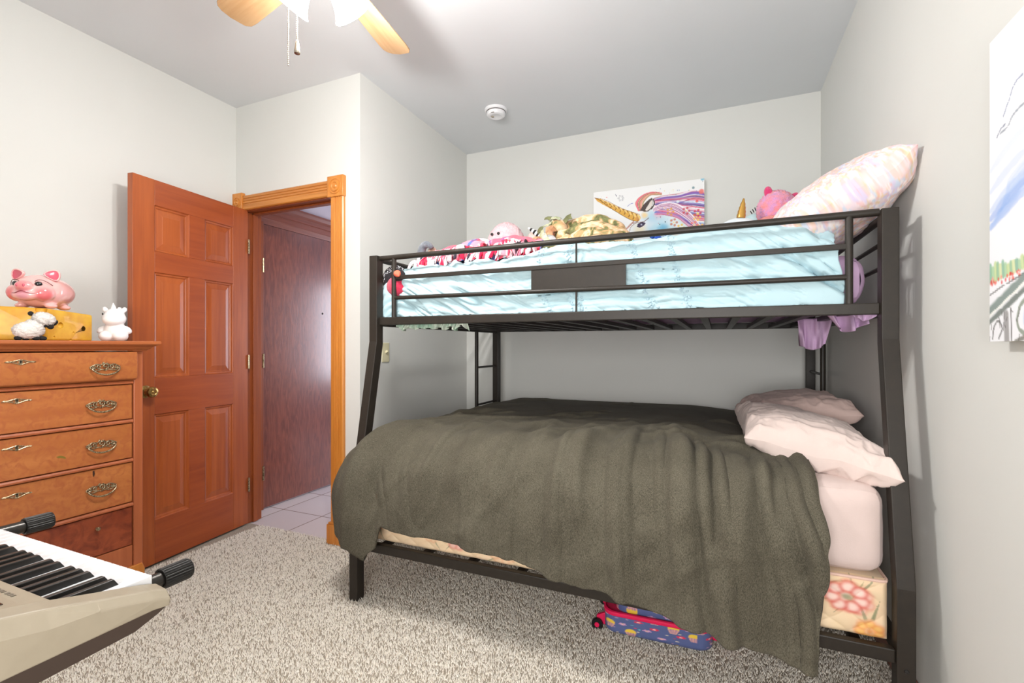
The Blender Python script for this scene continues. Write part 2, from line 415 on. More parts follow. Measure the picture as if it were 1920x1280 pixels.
struct(hd.build('trim_2', M['halltrim'], smooth=False), 'moulded brown header above the hall door', 'trim')

# ------------------------------------------------------------------ doorway casing and jamb
def fluted(u0, u1, n=3):
    """cross-section (u across, d outwards) of a fluted casing board"""
    W = u1 - u0; p = [(u0, 0), (u0, .014), (u0 + .006, .02)]
    s0, s1 = u0 + W * .3, u1 - W * .18
    for i in range(n):
        c = s0 + (s1 - s0) * (i + .5) / n; g = (s1 - s0) / n * .36
        p += [(c - g, .02), (c - g * .5, .015), (c + g * .5, .015), (c + g, .02)]
    return p + [(u1 - .006, .02), (u1, .014), (u1, 0)]
def rosette(x0, x1, z0, z1):
    o = MB().box(x0, x1, YD - .028, YD, z0, z1).build('trim_corner_block', M['oak'], bevel=.003)
    struct(o); ROOT[o.name] = (0, 0, 0)
    c = ((x0 + x1) / 2, YD - .028, (z0 + z1) / 2); r = (x1 - x0) * .38
    MB().lathe([(0.0001, .006), (r * .18, .006), (r * .3, .001), (r * .42, .001), (r * .5, .006), (r * .68, .006), (r * .75, -.002), (r * .85, -.002), (r * .9, .004), (r, .004), (r * 1.06, -.001)], c, axisR((0, -1, 0)), 32, close=False).build('rosette', M['oak'], o)
    return o
rb = rosette(-2.112, -1.992, 2.04, 2.163); tag(rb, 'square oak corner block with carved rosette, right end of door head', 'trim'); rb.name = 'trim_3'; ROOT['trim_3'] = (0, 0, 0)
rb = rosette(-2.925, -2.838, 2.04, 2.163); tag(rb, 'square oak corner block with carved rosette, left end behind open door', 'trim'); rb.name = 'trim_4'
struct(MB().prism([(YD - d, u) for (u, d) in fluted(2.05, 2.145)], 'X', -2.838, -2.112).build('trim_5', M['oakx'], smooth=False), 'fluted oak head casing over the doorway', 'trim')
struct(MB().prism([(u, YD - d) for (u, d) in fluted(-2.095, -1.998)], 'Z', .125, 2.04).build('trim_6', M['oak'], smooth=False), 'fluted oak upright casing right of the doorway', 'trim')
struct(MB().prism([(u, YD - d) for (u, d) in fluted(-2.92, -2.845)], 'Z', .125, 2.04).build('trim_7', M['oak'], smooth=False), 'fluted oak upright casing hidden behind the open door', 'trim')
struct(MB().prism([(-2.115, YD), (-2.115, YD - .03), (-1.985, YD - .03), (-1.985, YD)], 'Z', 0, .115).prism([(-2.108, YD), (-2.108, YD - .024), (-1.99, YD - .024), (-1.99, YD)], 'Z', .115, .127).build('trim_8', M['oak'], bevel=.004), 'oak plinth block at the foot of the right casing', 'trim')
w = MB(); w.box(JX0 - .015, JX0, YD - .005, YD + JD + .01, 0, JZ); w.box(JX0, JX0 + .012, YD + .045, YD + .08, 0, JZ)
struct(w.build('trim_9', M['jamb'], bevel=.002), 'reddish-brown left door jamb', 'trim')
w = MB(); w.box(JX1, JX1 + .015, YD - .005, YD + JD + .01, 0, JZ); w.box(JX1 - .012, JX1, YD + .045, YD + .08, 0, JZ)
struct(w.build('trim_10', M['oak'], bevel=.002), 'oak right door jamb', 'trim')
w = MB(); w.box(JX0, JX1, YD - .005, YD + JD + .01, JZ, JZ + .012); w.box(JX0, JX1, YD + .045, YD + .08, JZ - .012, JZ)
struct(w.build('trim_11', M['jamb'], bevel=.002), 'reddish-brown head jamb of the doorway', 'trim')
def baseboard(name, x0, x1, y0, y1, lab, axis):
    w = MB().box(x0, x1, y0, y1, 0, .095)
    struct(w.build(name, M['oakx'] if axis == 'X' else M['halltrim'], bevel=.004), lab, 'baseboard')
baseboard('baseboard_doorway', -1.985, XJ + .014, YD - .014, YD, 'oak baseboard right of the door plinth block', 'X')
baseboard('baseboard_alcove', XJ, XJ + .014, YD, YB, 'wooden baseboard along the alcove wall', 'Y')
baseboard('baseboard_back', XJ + .014, XR, YB - .014, YB, 'wooden baseboard behind the bunk bed', 'X')
baseboard('baseboard_right', XR - .014, XR, YF, YB - .014, 'wooden baseboard right of the bunk bed', 'Y')
baseboard('baseboard_left', XL, XL + .014, YF, YD - .03, 'wooden baseboard behind the dresser', 'Y')

# ------------------------------------------------------------------ six-panel bedroom door, swung open
def panel_door():
    Wd, Hd, T = .715, 2.035, .036
    o = bpy.data.objects.new('door_1', None); C.objects.link(o); ROOT['door_1'] = (0, 0, 0)
    o.location = (-2.806, 2.172, 0.012); o.rotation_euler = (0, 0, rad(-90 + 6.6)); struct(o, 'open orange-brown six-panel wooden door against left wall', 'door')
    st, mid = .112, .10
    us = [0, st, (Wd - mid) / 2, (Wd + mid) / 2, Wd - st, Wd]
    zs = [0, .23, .79, .985, 1.545, 1.655, 1.90, Hd]   # rails and panel rows
    stile = MB()
    for (a, b) in ((0, 1), (4, 5)): stile.box(us[a], us[b], -T, 0, 0, Hd)
    stile.build('stile', M['door'], o, bevel=.0015)
    rail = MB()
    for (a, b) in ((0, 1), (2, 3), (4, 5), (6, 7)): rail.box(us[1], us[4], -T, 0, zs[a], zs[b])
    for (a, b) in ((1, 2), (3, 4), (5, 6)): rail.box(us[2], us[3], -T, 0, zs[a], zs[b])
    rail.build('rail', M['doorx'], o, bevel=.0015)
    for (za, zb) in ((1, 2), (3, 4), (5, 6)):
        for (ua, ub) in ((1, 2), (3, 4)):
            u0, u1, z0, z1 = us[ua], us[ub], zs[za], zs[zb]
            p = MB()
            def ring(e, d): return [(u0 + e, d, z0 + e), (u1 - e, d, z0 + e), (u1 - e, d, z1 - e), (u0 + e, d, z1 - e)]
            for sgn in (1, -1):
                f = (lambda d: -d) if sgn == 1 else (lambda d: -T + d)
                rings = [ring(0, f(.0)), ring(.004, f(.006)), ring(.012, f(.008)), ring(.016, f(.013)), ring(.02, f(.013)), ring(.046, f(.0085)), ring(.049, f(.0075))]
                V = [q for r in rings for q in r]; F = [(i * 4 + k, i * 4 + (k + 1) % 4, i * 4 + 4 + (k + 1) % 4, i * 4 + 4 + k) for i in range(len(rings) - 1) for k in range(4)]
                n = (len(rings) - 1) * 4; F.append((n, n + 1, n + 2, n + 3)); p.add(V, F)
            p.build('door_panel', M['door'], o, smooth=False)
    k = MB(); c = (Wd - .062, 0, .915)
    for sgn in (1, -1):
        R = axisR((0, sgn, 0)); cc = (c[0], 0 if sgn > 0 else -T, c[2])
        k.lathe([(.0001, 0), (.032, 0), (.033, .004), (.028, .008), (.016, .011), (.013, .016), (.0125, .028), (.016, .032), (.024, .036), (.0275, .042), (.028, .048), (.026, .053), (.0275, .055), (.025, .059), (.016, .062), (.014, .0605), (.009, .0605), (.006, .063), (.0001, .063)], cc, R, 32, close=False)
    k.build('door_knob', M['brass'], o)
    h = MB()
    for z in (.25, 1.05, 1.8): h.tube([(-.004, .006, z - .045), (-.004, .006, z + .045)], .006, 10)
    h.build('hinge', M['brass_dark'], o)
M['doorx'] = wood('door_wood_crosswise', (172, 84, 36), (136, 58, 24), 'X', 0.38, 9.0, 0.2)
panel_door()

# ------------------------------------------------------------------ light switch, smoke detector
s_ = thing('light_switch', 'ivory toggle light switch plate on the alcove wall behind the bunk bed post', 'light switch', (XJ, 2.405, 1.125))
MB().box(XJ, XJ + .006, 2.37, 2.44, 1.065, 1.185).build('switch_plate', M['ivory'], s_, bevel=.003)
MB().obox((XJ + .012, 2.405, 1.13), (.022, .01, .014), Ry(-.5)).build('toggle', M['ivory'], s_, bevel=.002)
s_ = thing('smoke_detector', 'round white smoke detector on the ceiling', 'smoke detector', (-1.352, 2.878, H))
dn = axisR((0, 0, -1))
MB().lathe([(.0001, 0), (.076, 0), (.076, .008), (.07, .016), (.064, .017)], (-1.352, 2.878, H), dn, 40, close=False).build('mounting_base', M['white_plastic'], s_)
MB().lathe([(.062, .015), (.063, .021), (.062, .034), (.056, .043), (.04, .047), (.038, .046), (.0001, .046)], (-1.352, 2.878, H), dn, 40, close=False).build('cover', M['white_plastic'], s_)
MB().lathe([(.0645, .016), (.0648, .0205), (.06, .0205)], (-1.352, 2.878, H), dn, 40, close=False).build('vent_gap', M['champ_d'], s_)
MB().lathe([(.0001, .0495), (.009, .0495), (.01, .046)], (-1.372, 2.868, H), dn, 20, close=False).build('test_button', M['champ'], s_)
MB().box(-1.36, -1.34, 2.82, 2.826, H - .0435, H - .04).build('indicator_slot', M['mark'], s_)

# ------------------------------------------------------------------ ceiling fan with three-light kit
def fan():
    fx, fy = FAN; ZB = 2.44
    o = thing('ceiling_fan', 'ceiling fan with oak blades and lit frosted bell shades', 'ceiling fan', (fx, fy, H))
    c = (fx, fy, H)
    MB().lathe([(.0001, 0), (.07, 0), (.068, .03), (.05, .06), (.03, .07), (.03, .11)], c, dn, 32, close=False).build('canopy', M['fan_metal'], o)
    MB().lathe([(.03, .10), (.10, .12), (.125, .15), (.128, .22), (.11, .265), (.07, .285), (.0001, .285)], c, dn, 40, close=False).build('motor_housing', M['fan_metal'], o)
    for k in range(5):
        a = rad(98.3 + 72 * k); R = Rz(a)
        pr_ = [(.155, -.04), (.17, -.052), (.48, -.066), (.515, -.064), (.535, -.052), (.542, -.03), (.55, .0), (.548, .035), (.538, .055), (.52, .066), (.49, .068), (.17, .052), (.155, .04)]
        tilt = Rx(rad(11)); V = []
        for zz in (-.003, .003):
            for (p, q) in pr_: V.append(np.array([fx, fy, ZB]) + R @ (tilt @ np.array([p, q, zz])))
        n = len(pr_); F = [tuple(range(n))[::-1], tuple(range(n, 2 * n))] + [(i, (i + 1) % n, n + (i + 1) % n, n + i) for i in range(n)]
        # each blade keeps its grain along its own length
        bl = MB(); Vl = np.array([(R.T @ (v - np.array([fx, fy, ZB]))) for v in V]); bl.add(Vl, F)
        b_ = bl.build('fan_blade', M['blade'], None, bevel=.0015); b_.parent = o; b_.location = (0, 0, ZB - H); b_.rotation_euler = (0, 0, a)
        ar = MB(); ar.obox((.14, 0, .012), (.12, .03, .006), np.eye(3)); ar.obox((.19, 0, .006), (.05, .07, .005), tilt)
        a_ = ar.build('blade_arm', M['brass_dark'], None, bevel=.001); a_.parent = o; a_.location = (0, 0, ZB - H); a_.rotation_euler = (0, 0, a)
    MB().lathe([(.05, .28), (.062, .30), (.066, .33), (.055, .36), (.03, .375), (.0001, .38)], c, dn, 32, close=False).build('light_fitter', M['fan_metal'], o)
    m, nt, b = newmat('lit_frosted_glass')
    b.inputs['Base Color'].default_value = (.95, .95, .95, 1); b.inputs['Roughness'].default_value = .4
    b.inputs['Emission Color'].default_value = (1, .97, .93, 1); b.inputs['Emission Strength'].default_value = SHADE_GLOW
    mb, nt, b = newmat('lit_bulb')
    b.inputs['Emission Color'].default_value = (1, .97, .93, 1); b.inputs['Emission Strength'].default_value = 30.0
    for ang, pw in ((188, .5), (62, 1.3), (305, 1.2)):
        a = rad(ang); d = np.array([cos(a) * sin(rad(38)), sin(a) * sin(rad(38)), -cos(rad(38))]); R = axisR(d)
        s0 = np.array([fx, fy, H - .345]) + .03 * np.array([cos(a), sin(a), 0])
        MB().lathe([(.014, .0), (.02, .015), (.024, .03), (.024, .045)], s0, R, 20, close=False).build('socket', M['fan_metal'], o)
        pf = [(.026, .035), (.03, .045), (.036, .065), (.043, .09), (.051, .112), (.062, .128), (.065, .132)]
        MB().lathe(pf, s0, R, 36, close=False).build('glass_shade', m, o, ang=180)
        MB().ell(s0 + d * .085, (.024, .024, .03), R, 20, 12).build('bulb', mb, o, ang=180)
        L = bpy.data.lights.new('fan_bulb_light', 'POINT'); L.energy = BULB_POWER * pw; L.color = (1, .98, .955); L.shadow_soft_size = .035
        lo = bpy.data.objects.new('fan_bulb_light', L); C.objects.link(lo); lo.location = tuple(s0 + d * .165)
    def chain(x, y, zb, pull):
        P = MB(); z = 2.34
        while z > zb:
            P.ell((x, y, z), .0022, None, 8, 5); z -= .0062
        ch = P.build('pull_chain', M['chrome'], o)
        if pull:
            MB().lathe([(.0001, 0), (.003, .001), (.005, .006), (.0085, .03), (.0095, .038), (.0085, .042), (.0001, .043)], (x, y, zb + .004), dn, 16, close=False).build('pull_bell', M['chrome'], o)
    chain(-1.222, 1.085, 2.030, False)
    chain(-1.199, 1.098, 2.112, True)
fan()
# ================================================================== DRESSER
DX, DY0, DY1 = -2.42, .485, 1.341
def spiral(c, r0, turns, a0, sgn, n=26):
    out = []
    for i in range(n):
        t = i / (n - 1); a = a0 + sgn * turns * 2 * PI * t; r = r0 * (1 - .78 * t)
        out.append((c[0] + r * cos(a), c[1] + r * sin(a)))
    return out
def dresser():
    o = thing('dresser', 'tall antique wooden dresser with ornate brass pulls left of the open door', 'dresser', (-2.66, .913, 0))
    B = DX - .012
    c = MB(); c.box(-2.90, B - .015, DY0 + .01, DY1 - .004, .12, 1.14)
    c.build('carcass', M['dresserv'], o, bevel=.002)
    for (ya, yb) in ((1.304, DY1), (DY0, DY0 + .037)): MB().box(B - .04, DX, ya, yb, .11, 1.142).build('stile', M['dresserv'], o, bevel=.003)
    # moulded top
    def prof(e): return None
    P = [(0, 1.144), (.012, 1.144), (.014, 1.15), (.022, 1.153), (.026, 1.16), (.036, 1.166), (.046, 1.17), (.05, 1.1745), (.05, 1.184), (.047, 1.187)]
    V = []; 
    for (e, z) in P:
        V += [(DX + e, DY1 + e, z), (DX + e, DY0 - e, z), (-2.915, DY0 - e, z), (-2.915, DY1 + e, z)]
    F = [(i * 4 + k, i * 4 + (k + 1) % 4, i * 4 + 4 + (k + 1) % 4, i * 4 + 4 + k) for i in range(len(P) - 1) for k in range(4)]
    n = 4 * (len(P) - 1); F += [(0, 1, 2, 3), (n, n + 1, n + 2, n + 3)]
    MB().add(V, F).build('moulded_top', M['dresser'], o, smooth=False, bevel=.0012)
    # rails between the drawers
    y0, y1 = DY0 + .037, 1.302
    r = MB()
    for (za, zb) in ((.995, 1.010), (.820, .835), (.644, .659), (.444, .460)):
        r.prism([(DX - .03, za), (DX - .004, za), (DX + .002, za + .003), (DX + .002, za + .009), (DX - .002, zb), (DX - .03, zb)], 'Y', y0, y1)
    r.build('drawer_rail', M['dresserv'], o, smooth=False)
    r = MB(); r.prism([(y0, .267), (y0, .10), (y0 + .06, .11), (y0 + .1, .165), (y0 + .2, .2), (.8, .21), (1.03, .21), (y1 - .2, .2), (y1 - .1, .165), (y1 - .06, .11), (y1, .10), (y1, .267)], 'X', B - .02, DX - .006)
    r.build('apron', M['dresserv'], o, smooth=False, bevel=.002)
    for (ya, yb) in ((1.285, DY1 + .006), (DY0 - .006, DY0 + .05)):
        MB().prism([(ya, 0.0), (yb, 0.0), (yb, .15), (yb - .01, .175), (ya, .175)], 'X', DX - .06, DX + .006).build('foot', M['oak'], o, bevel=.004)
        MB().box(-2.9, -2.85, ya, yb, 0, .175).build('foot', M['dresserv'], o, bevel=.004)
    rows = [(1.013, 1.139, DX + .022, 1.307), (.838, .992, DX - .006, 1.300), (.662, .817, DX - .006, 1.300), (.463, .641, DX - .006, 1.300), (.270, .441, DX - .006, 1.300)]
    for i, (z0, z1, xf, yr) in enumerate(rows):
        w = MB()
        yl = 2 * .913 - yr
        if i == 0:   # overhanging top drawer with a gently rounded lower edge
            w.prism([(DX - .05, z0 + .012), (DX + .006, z0), (xf - .004, z0 + .006), (xf, z0 + .018), (xf, z1 - .004), (xf - .003, z1), (DX - .05, z1)], 'Y', yl, yr)
        else: w.box(DX - .06, xf, yl, yr, z0 + .001, z1)
        d = w.build('drawer', M['veneer'] if i < 4 else M['veneer2'], o, bevel=.0015)
        zk = [1.105, .958, .781, .602][i] if i < 4 else None
        zh = [1.070, .910, .738, .552][i] if i < 4 else None
        if i < 4:
            for yc in (1.182, 2 * .913 - 1.182):
                h = MB(); x = xf
                def tb(pts2, r, lift=.004): h.tube([(x + lift, yc + p, zh + q) for (p, q) in pts2], r, 6)
                tb(spiral((0, .010), .0125, 1.25, -PI / 2, 1), .0028, .006); tb(spiral((-.006, .022), .006, 1.1, 0, -1), .0022)
                for sg in (-1, 1):
                    tb([(sg * p, q) for (p, q) in spiral((-.022, .008), .010, 1.1, -1.0, -1)], .0026)
                    tb([(sg * p, q) for (p, q) in spiral((-.039, .004), .0085, 1.1, 1.2, 1)], .0024)
                    tb([(sg * p, q) for (p, q) in curve([(-.055, .006), (-.044, .013), (-.03, .018), (-.016, .016), (-.004, .024)], 5)], .0022)
                    tb([(sg * p, q) for (p, q) in curve([(-.055, .004), (-.042, -.006), (-.028, -.008), (-.012, -.004), (0, -.008)], 5)], .0022)
                    h.lathe([(.0001, .012), (.004, .010), (.006, .005), (.006, 0)], (x, yc + sg * .044, zh + .001), axisR((1, 0, 0)), 12, close=False)
                hb = h.build('drawer_pull', M['brass_dark'], d, ang=180)
                bail = MB(); bp = curve([(-.05, .0), (-.046, -.008), (-.03, -.02), (-.01, -.026), (.01, -.026), (.03, -.02), (.046, -.008), (.05, .0)], 5)
                k = len(bp); bail.tube([(x + .01 + .009 * sin(PI * j / (k - 1)), yc + p, zh + q) for j, (p, q) in enumerate(bp)], [.0024 + .0014 * sin(PI * j / (k - 1)) for j in range(k)], 8)
                bail.ell((x + .0185, yc, zh - .0265), (.003, .008, .0036), None, 10, 8)
                bail.build('drawer_bail', M['brass_dark'], d, ang=180)
            e = MB(); ye = .914
            e.prism([(ye + p, zk + q) for (p, q) in [(-.006, 0), (-.004, .008), (0, .0105), (.004, .008), (.006, 0), (.004, -.009), (0, -.0125), (-.004, -.009)]], 'X', xf, xf + .002)
            for sg in (-1, 1):
                e.tube([(xf + .002, ye + sg * p, zk + q) for (p, q) in curve([(.003, .008), (.014, .005), (.026, .002), (.036, .002), (.041, 0)], 4)], .0018, 6)
                e.tube([(xf + .002, ye + sg * p, zk + q) for (p, q) in curve([(.003, -.009), (.014, -.005), (.026, -.001), (.036, -.001), (.041, 0)], 4)], .0018, 6)
                e.tube([(xf + .002, ye + sg * p, zk + q) for (p, q) in spiral((.014, 0), .005, 1.0, 0, 1, 14)], .0010, 6)
                e.ell((xf + .002, ye + sg * .041, zk), (.002, .003, .002), None, 8, 6)
            e.build('keyhole_plate', M['brass_dark'], d, ang=30)
            MB().prism([(ye + p, zk + q) for (p, q) in [(-.0016, -.0055), (.0016, -.0055), (.0013, .0005), (.0028, .003), (.0016, .0058), (-.0016, .0058), (-.0028, .003), (-.0013, .0005)]], 'X', xf + .0018, xf + .0026).build('keyhole', M['hole'], d)
        else:
            MB().lathe([(.0001, .02), (.006, .018), (.009, .012), (.006, .006), (.005, .001)], (xf, 1.166, .388), axisR((1, 0, 0)), 16, close=False).build('drawer_knob', M['brass_dark'], d)
    # wear on the veneer: green smear and dark chip
    MB().prism([(1.03, .722), (1.045, .724), (1.06, .716), (1.062, .708), (1.05, .712), (1.036, .716)], 'X', DX - .006, DX - .0056).build('green_smear', plain('green_crayon_smear', (132, 112, 44), .5), o)
    MB().prism([(1.152, .635), (1.158, .637), (1.16, .622), (1.156, .608), (1.152, .62)], 'X', DX - .006, DX - .0054).build('veneer_chip', plain('dark_chip', (60, 28, 14), .6), o)
dresser()

# ------------------------------------------------------------------ things on the dresser
TZ = 1.187
# yellow cheese-shaped block
m_ch = plain('cheese_glaze', (226, 178, 52), 0.5, col2=(206, 146, 36), nscale=14, bumps=.1, bscale=60, coat=.1)
def cheese():
    o = thing('cheese_block', 'yellow cheese-shaped ceramic block with holes under the pink piggy bank', 'cheese ornament', (-2.6, 1.0, TZ))
    A = (-2.5, 1.032); Bp = (-2.60, 1.235); Cc = (-2.80, 1.17); Dd = (-2.64, .80)
    poly = [A, Bp, Cc, Dd]; zt = [.132, .118, .125, .138]
    V = [(p[0], p[1], TZ) for p in poly] + [(p[0], p[1], TZ + z) for p, z in zip(poly, zt)]
    b = MB().add(V, [(0, 1, 2, 3), (4, 5, 6, 7), (0, 1, 5, 4), (1, 2, 6, 5), (2, 3, 7, 6), (3, 0, 4, 7)]).build('body', m_ch, o, bevel=.008, bseg=3)
    # carved holes
    cut = MB(); A3, B3, D3 = map(np.array, ((A[0], A[1], TZ), (Bp[0], Bp[1], TZ), (Dd[0], Dd[1], TZ)))
    for (t, z, r) in ((.28, .065, .013), (.78, .055, .011), (.56, .035, .006), (.15, .015, .005), (.5, .004, .006)): cut.ell(A3 + (B3 - A3) * t + np.array([0, 0, z]), r, None, 16, 10)
    for (t, z, r) in ((.2, .05, .02), (.06, .125, .018), (.55, .12, .014), (.75, .05, .013)): cut.ell(A3 + (D3 - A3) * t + np.array([0, 0, z]), r, None, 16, 10)
    cu = cut.build('hole_cutter', m_ch, o)
    bpy.context.view_layer.update()
    md = b.modifiers.new('holes', 'BOOLEAN'); md.operation = 'DIFFERENCE'; md.object = cu; md.solver = 'EXACT'
    dg = bpy.context.evaluated_depsgraph_get(); me = bpy.data.meshes.new_from_object(b.evaluated_get(dg))
    b.modifiers.clear(); b.data = me; b.data.shade_smooth(); b.data.set_sharp_from_angle(angle=rad(35)); bpy.data.objects.remove(cu)
cheese()
# piggy bank
def spots_mat(name, basecol, spots, rough=.15, coat=.6):
    m, nt, b = newmat(name); tc = N(nt, 'ShaderNodeTexCoord'); prev = None
    for (p, r, c, amt) in spots:
        vd = N(nt, 'ShaderNodeVectorMath', operation='DISTANCE'); vd.inputs[1].default_value = p; nt.links.new(tc.outputs['Object'], vd.inputs[0])
        mr = N(nt, 'ShaderNodeMapRange', interpolation_type='SMOOTHSTEP'); mr.inputs['From Min'].default_value = r; mr.inputs['From Max'].default_value = r * .35
        mr.inputs['To Max'].default_value = amt; nt.links.new(vd.outputs['Value'], mr.inputs['Value'])
        mx = N(nt, 'ShaderNodeMix', data_type='RGBA'); mx.inputs[7].default_value = lin(c); nt.links.new(mr.outputs[0], mx.inputs[0])
        if prev is None: mx.inputs[6].default_value = lin(basecol)
        else: nt.links.new(prev, mx.inputs[6])
        prev = mx.outputs[2]
    nt.links.new(prev, b.inputs['Base Color']); b.inputs['Roughness'].default_value = rough; b.inputs['Coat Weight'].default_value = coat; b.inputs['Coat Roughness'].default_value = .05
    return m
def pig():
    L = np.array([-2.60, 1.062, TZ + .134])
    o = thing('piggy_bank', 'glossy pink ceramic piggy bank on the yellow cheese block', 'piggy bank', tuple(L))
    th = rad(-52); R = Rz(th)       # local +X = the way it faces (towards the camera's left)
    def W(p): return L + R @ np.array(p, float)
    b = MB()
    pf = [(max(.0001, .084 * (1 - abs(t) ** 2.5) ** .5 * (1 + .04 * sin(3 * t))), -.134 + .122 * (1 + t)) for t in np.linspace(-1, 1, 40)]
    Rl = R @ np.stack([[0, 0, .81], [0, 1, 0], [1, 0, 0]], 1); b.lathe(pf, W((0, 0, .071)), Rl, 48)
    for sy in (-1, 1):
        b.ell(W((.070, sy * .042, .060)), (.040, .036, .036), R)
        b.ell(W((.04, sy * .05, .010)), (.026, .02, .012), R); b.ell(W((-.06, sy * .04, .010)), (.028, .022, .012), R)
    b.ell(W((.10, 0, .05)), (.024, .046, .024), R); b.ell(W((.112, 0, .083)), (.022, .03, .022), R)
    pts = []
    for sy in (-1, 1): pts += [((R @ np.array([.10, sy * .062, .05])).tolist(), .042, (226, 96, 104), .85)]
    pts += [((R @ np.array([.12, 0, .085])).tolist(), .038, (226, 118, 124), .8), ((R @ np.array([.118, 0, .05])).tolist(), .03, (216, 130, 160), .5)]
    mp_ = spots_mat('pink_pig_glaze', (240, 182, 178), pts)
    b.build('body', mp_, o, ang=180, remesh=.0032, smoothit=16)
    pk = plain('deep_pink_glaze', (214, 92, 112), .2, coat=.5)
    for sy in (-1, 1):
        e = MB(); R2 = R @ Rz(sy * .3) @ Rx(-sy * .55); cc = W((.048, sy * .050, .124))
        tri = [(-.024, -.002), (-.021, .014), (-.012, .028), (-.002, .037), (.008, .037), (.018, .028), (.024, .012), (.024, -.004)]
        tri = [(sy * a * 1.2, b_ * 1.12) for (a, b_) in tri]
        def fan_(k, d): return [cc + R2 @ np.array([d, a * k, .012 + (b_ - .012) * k]) for (a, b_) in tri]
        n_ = len(tri); rings = [fan_(.9, -.010), fan_(1, -.004), fan_(1.04, .003), fan_(.92, .007), fan_(.80, .004)]
        V_ = [q for r_ in rings for q in r_]; e.add(V_, [tuple(range(n_))] + [(i * n_ + k, i * n_ + (k + 1) % n_, (i + 1) * n_ + (k + 1) % n_, (i + 1) * n_ + k) for i in range(4) for k in range(n_)]); eo = e.build('ear', mp_, o, ang=180, subsurf=1)
        V2_ = fan_(.82, .0045) + [cc + R2 @ np.array([-.002, 0, .012])]; MB().add(V2_, [(k, (k + 1) % n_, n_) for k in range(n_)]).build('inner_ear', pk, o, ang=180)
        ec = W((.095, sy * .039, .094)); Re = R @ Rz(sy * .45)
        MB().ell(ec, (.007, .012, .010), Re, 16, 10).build('eye', plain('black_glaze', (22, 20, 24), .08, coat=.8), o, ang=180)
        br = [W((.094 - (u + .3) ** 2 * .009, sy * (.040 + u * .02), .111 - (u - .1) ** 2 * .010)) for u in np.linspace(-1.1, 1.5, 10)]
        MB().tube(br, .0013, 6).build('eyebrow', plain('brown_line', (110, 62, 60), .4), o, ang=180)
        MB().ell(W((.131, sy * .011, .085)), (.004, .004, .006), R, 10, 8).build('nostril', pk, o, ang=180)
    mo = [W((.126 - abs(u) ** 2 * .022, u * .045, .060 - .007 * abs(u) ** 1.5 + .003 * cos(u * 6))) for u in np.linspace(-1, 1, 15)]
    MB().tube(mo, .0015, 6).build('mouth', plain('mouth_line', (150, 60, 70), .3), o, ang=180)
pig()
# sheep
def sheep():
    L = np.array([-2.44, .965, TZ]); o = thing('sheep_figurine', 'small fluffy white sheep with black face and feet beside the cheese block', 'sheep toy', tuple(L))
    m_w = plain('white_wool', (244, 236, 230), 1.0, spec=.05, bumps=.8, bscale=500, bdist=.004); m_b = plain('black_felt', (30, 26, 25), .9)
    b = MB(); b.ell(L + (0, -.012, .038), (.03, .046, .032), None, 60, 34, fur=.14); b.ell(L + (.002, .004, .052), (.026, .03, .03), None, 50, 30, fur=.22)
    b.build('wool_body', m_w, o, ang=180)
    MB().ell(L + (.008, .030, .083), (.028, .034, .026), Rx(-.25), 56, 32, fur=.22).build('wool_head', m_w, o, ang=180)
    MB().ell(L + (.018, .046, .056), (.010, .011, .012), Rx(.5), 16, 10).ell(L + (.014, .036, .062), (.011, .014, .010), Rx(.5), 16, 10).build('muzzle', m_b, o, ang=180)
    MB().ell(L + (.006, .064, .070), (.008, .009, .014), Rx(-.7), 16, 10).build('ear', m_b, o, ang=180)
    MB().ell(L + (-.004, -.004, .104), (.007, .009, .009), Rx(.7), 16, 10).build('ear', m_b, o, ang=180)
    for y in (.006, .026): MB().ell(L + (.012, y, .008), (.010, .012, .009), None, 16, 10).build('hoof', m_b, o, ang=180)
    for y in (-.02, -.042): MB().ell(L + (.0, y, .008), (.010, .012, .009), None, 16, 10).build('hoof', m_b, o, ang=180)
sheep()
# little white unicorn
def unicorn_figurine():
    L = np.array([-2.6, 1.322, TZ]); o = thing('unicorn_figurine', 'matte white chubby seated unicorn figurine at dresser edge', 'figurine', tuple(L))
    m = plain('matte_white_vinyl', (246, 244, 244), .45); R = Rz(rad(-48))
    def W(p): return L + R @ np.array(p, float)      # local +X faces the viewer
    b = MB()
    b.ell(W((0, 0, .050)), (.038, .042, .052), R); b.ell(W((.008, 0, .106)), (.040, .046, .038), R); b.ell(W((.024, 0, .097)), (.032, .038, .025), R); b.ell(W((.002, 0, .128)), (.034, .037, .026), R)
    for sy in (-1, 1):
        b.ell(W((.014, sy * .026, .024)), (.034, .030, .026), R); b.ell(W((.004, sy * .048, .054)), (.015, .023, .015), R @ Rx(-sy * .75))
        b.ell(W((.002, sy * .037, .148)), (.008, .011, .014), R @ Rx(-sy * .35))
    b.build('body', m, o, ang=180, remesh=.0026, smoothit=6)
    MB().lathe([(.014, 0), (.0115, .008), (.0105, .010), (.0085, .018), (.0075, .02), (.004, .029), (.0015, .036), (.0001, .037)], W((.012, 0, .143)), R @ Ry(.15), 20, close=False).build('horn', m, o, ang=60)
    for k in range(4): pass
    for sy in (-1,): MB().ell(W((.034, sy * .034, .126)), (.003, .0035, .005), R @ Rz(sy * .7), 12, 8).build('eye', plain('black_eye', (24, 24, 28), .2), o, ang=180)
    mn = MB()
    for (p, r) in (((-.02, .01, .152), .010), ((-.03, -.004, .14), .013), ((-.008, -.010, .154), .008)): mn.ell(W(p), r, None, 14, 10)
    mn.build('mane', m, o, ang=180)
unicorn_figurine()

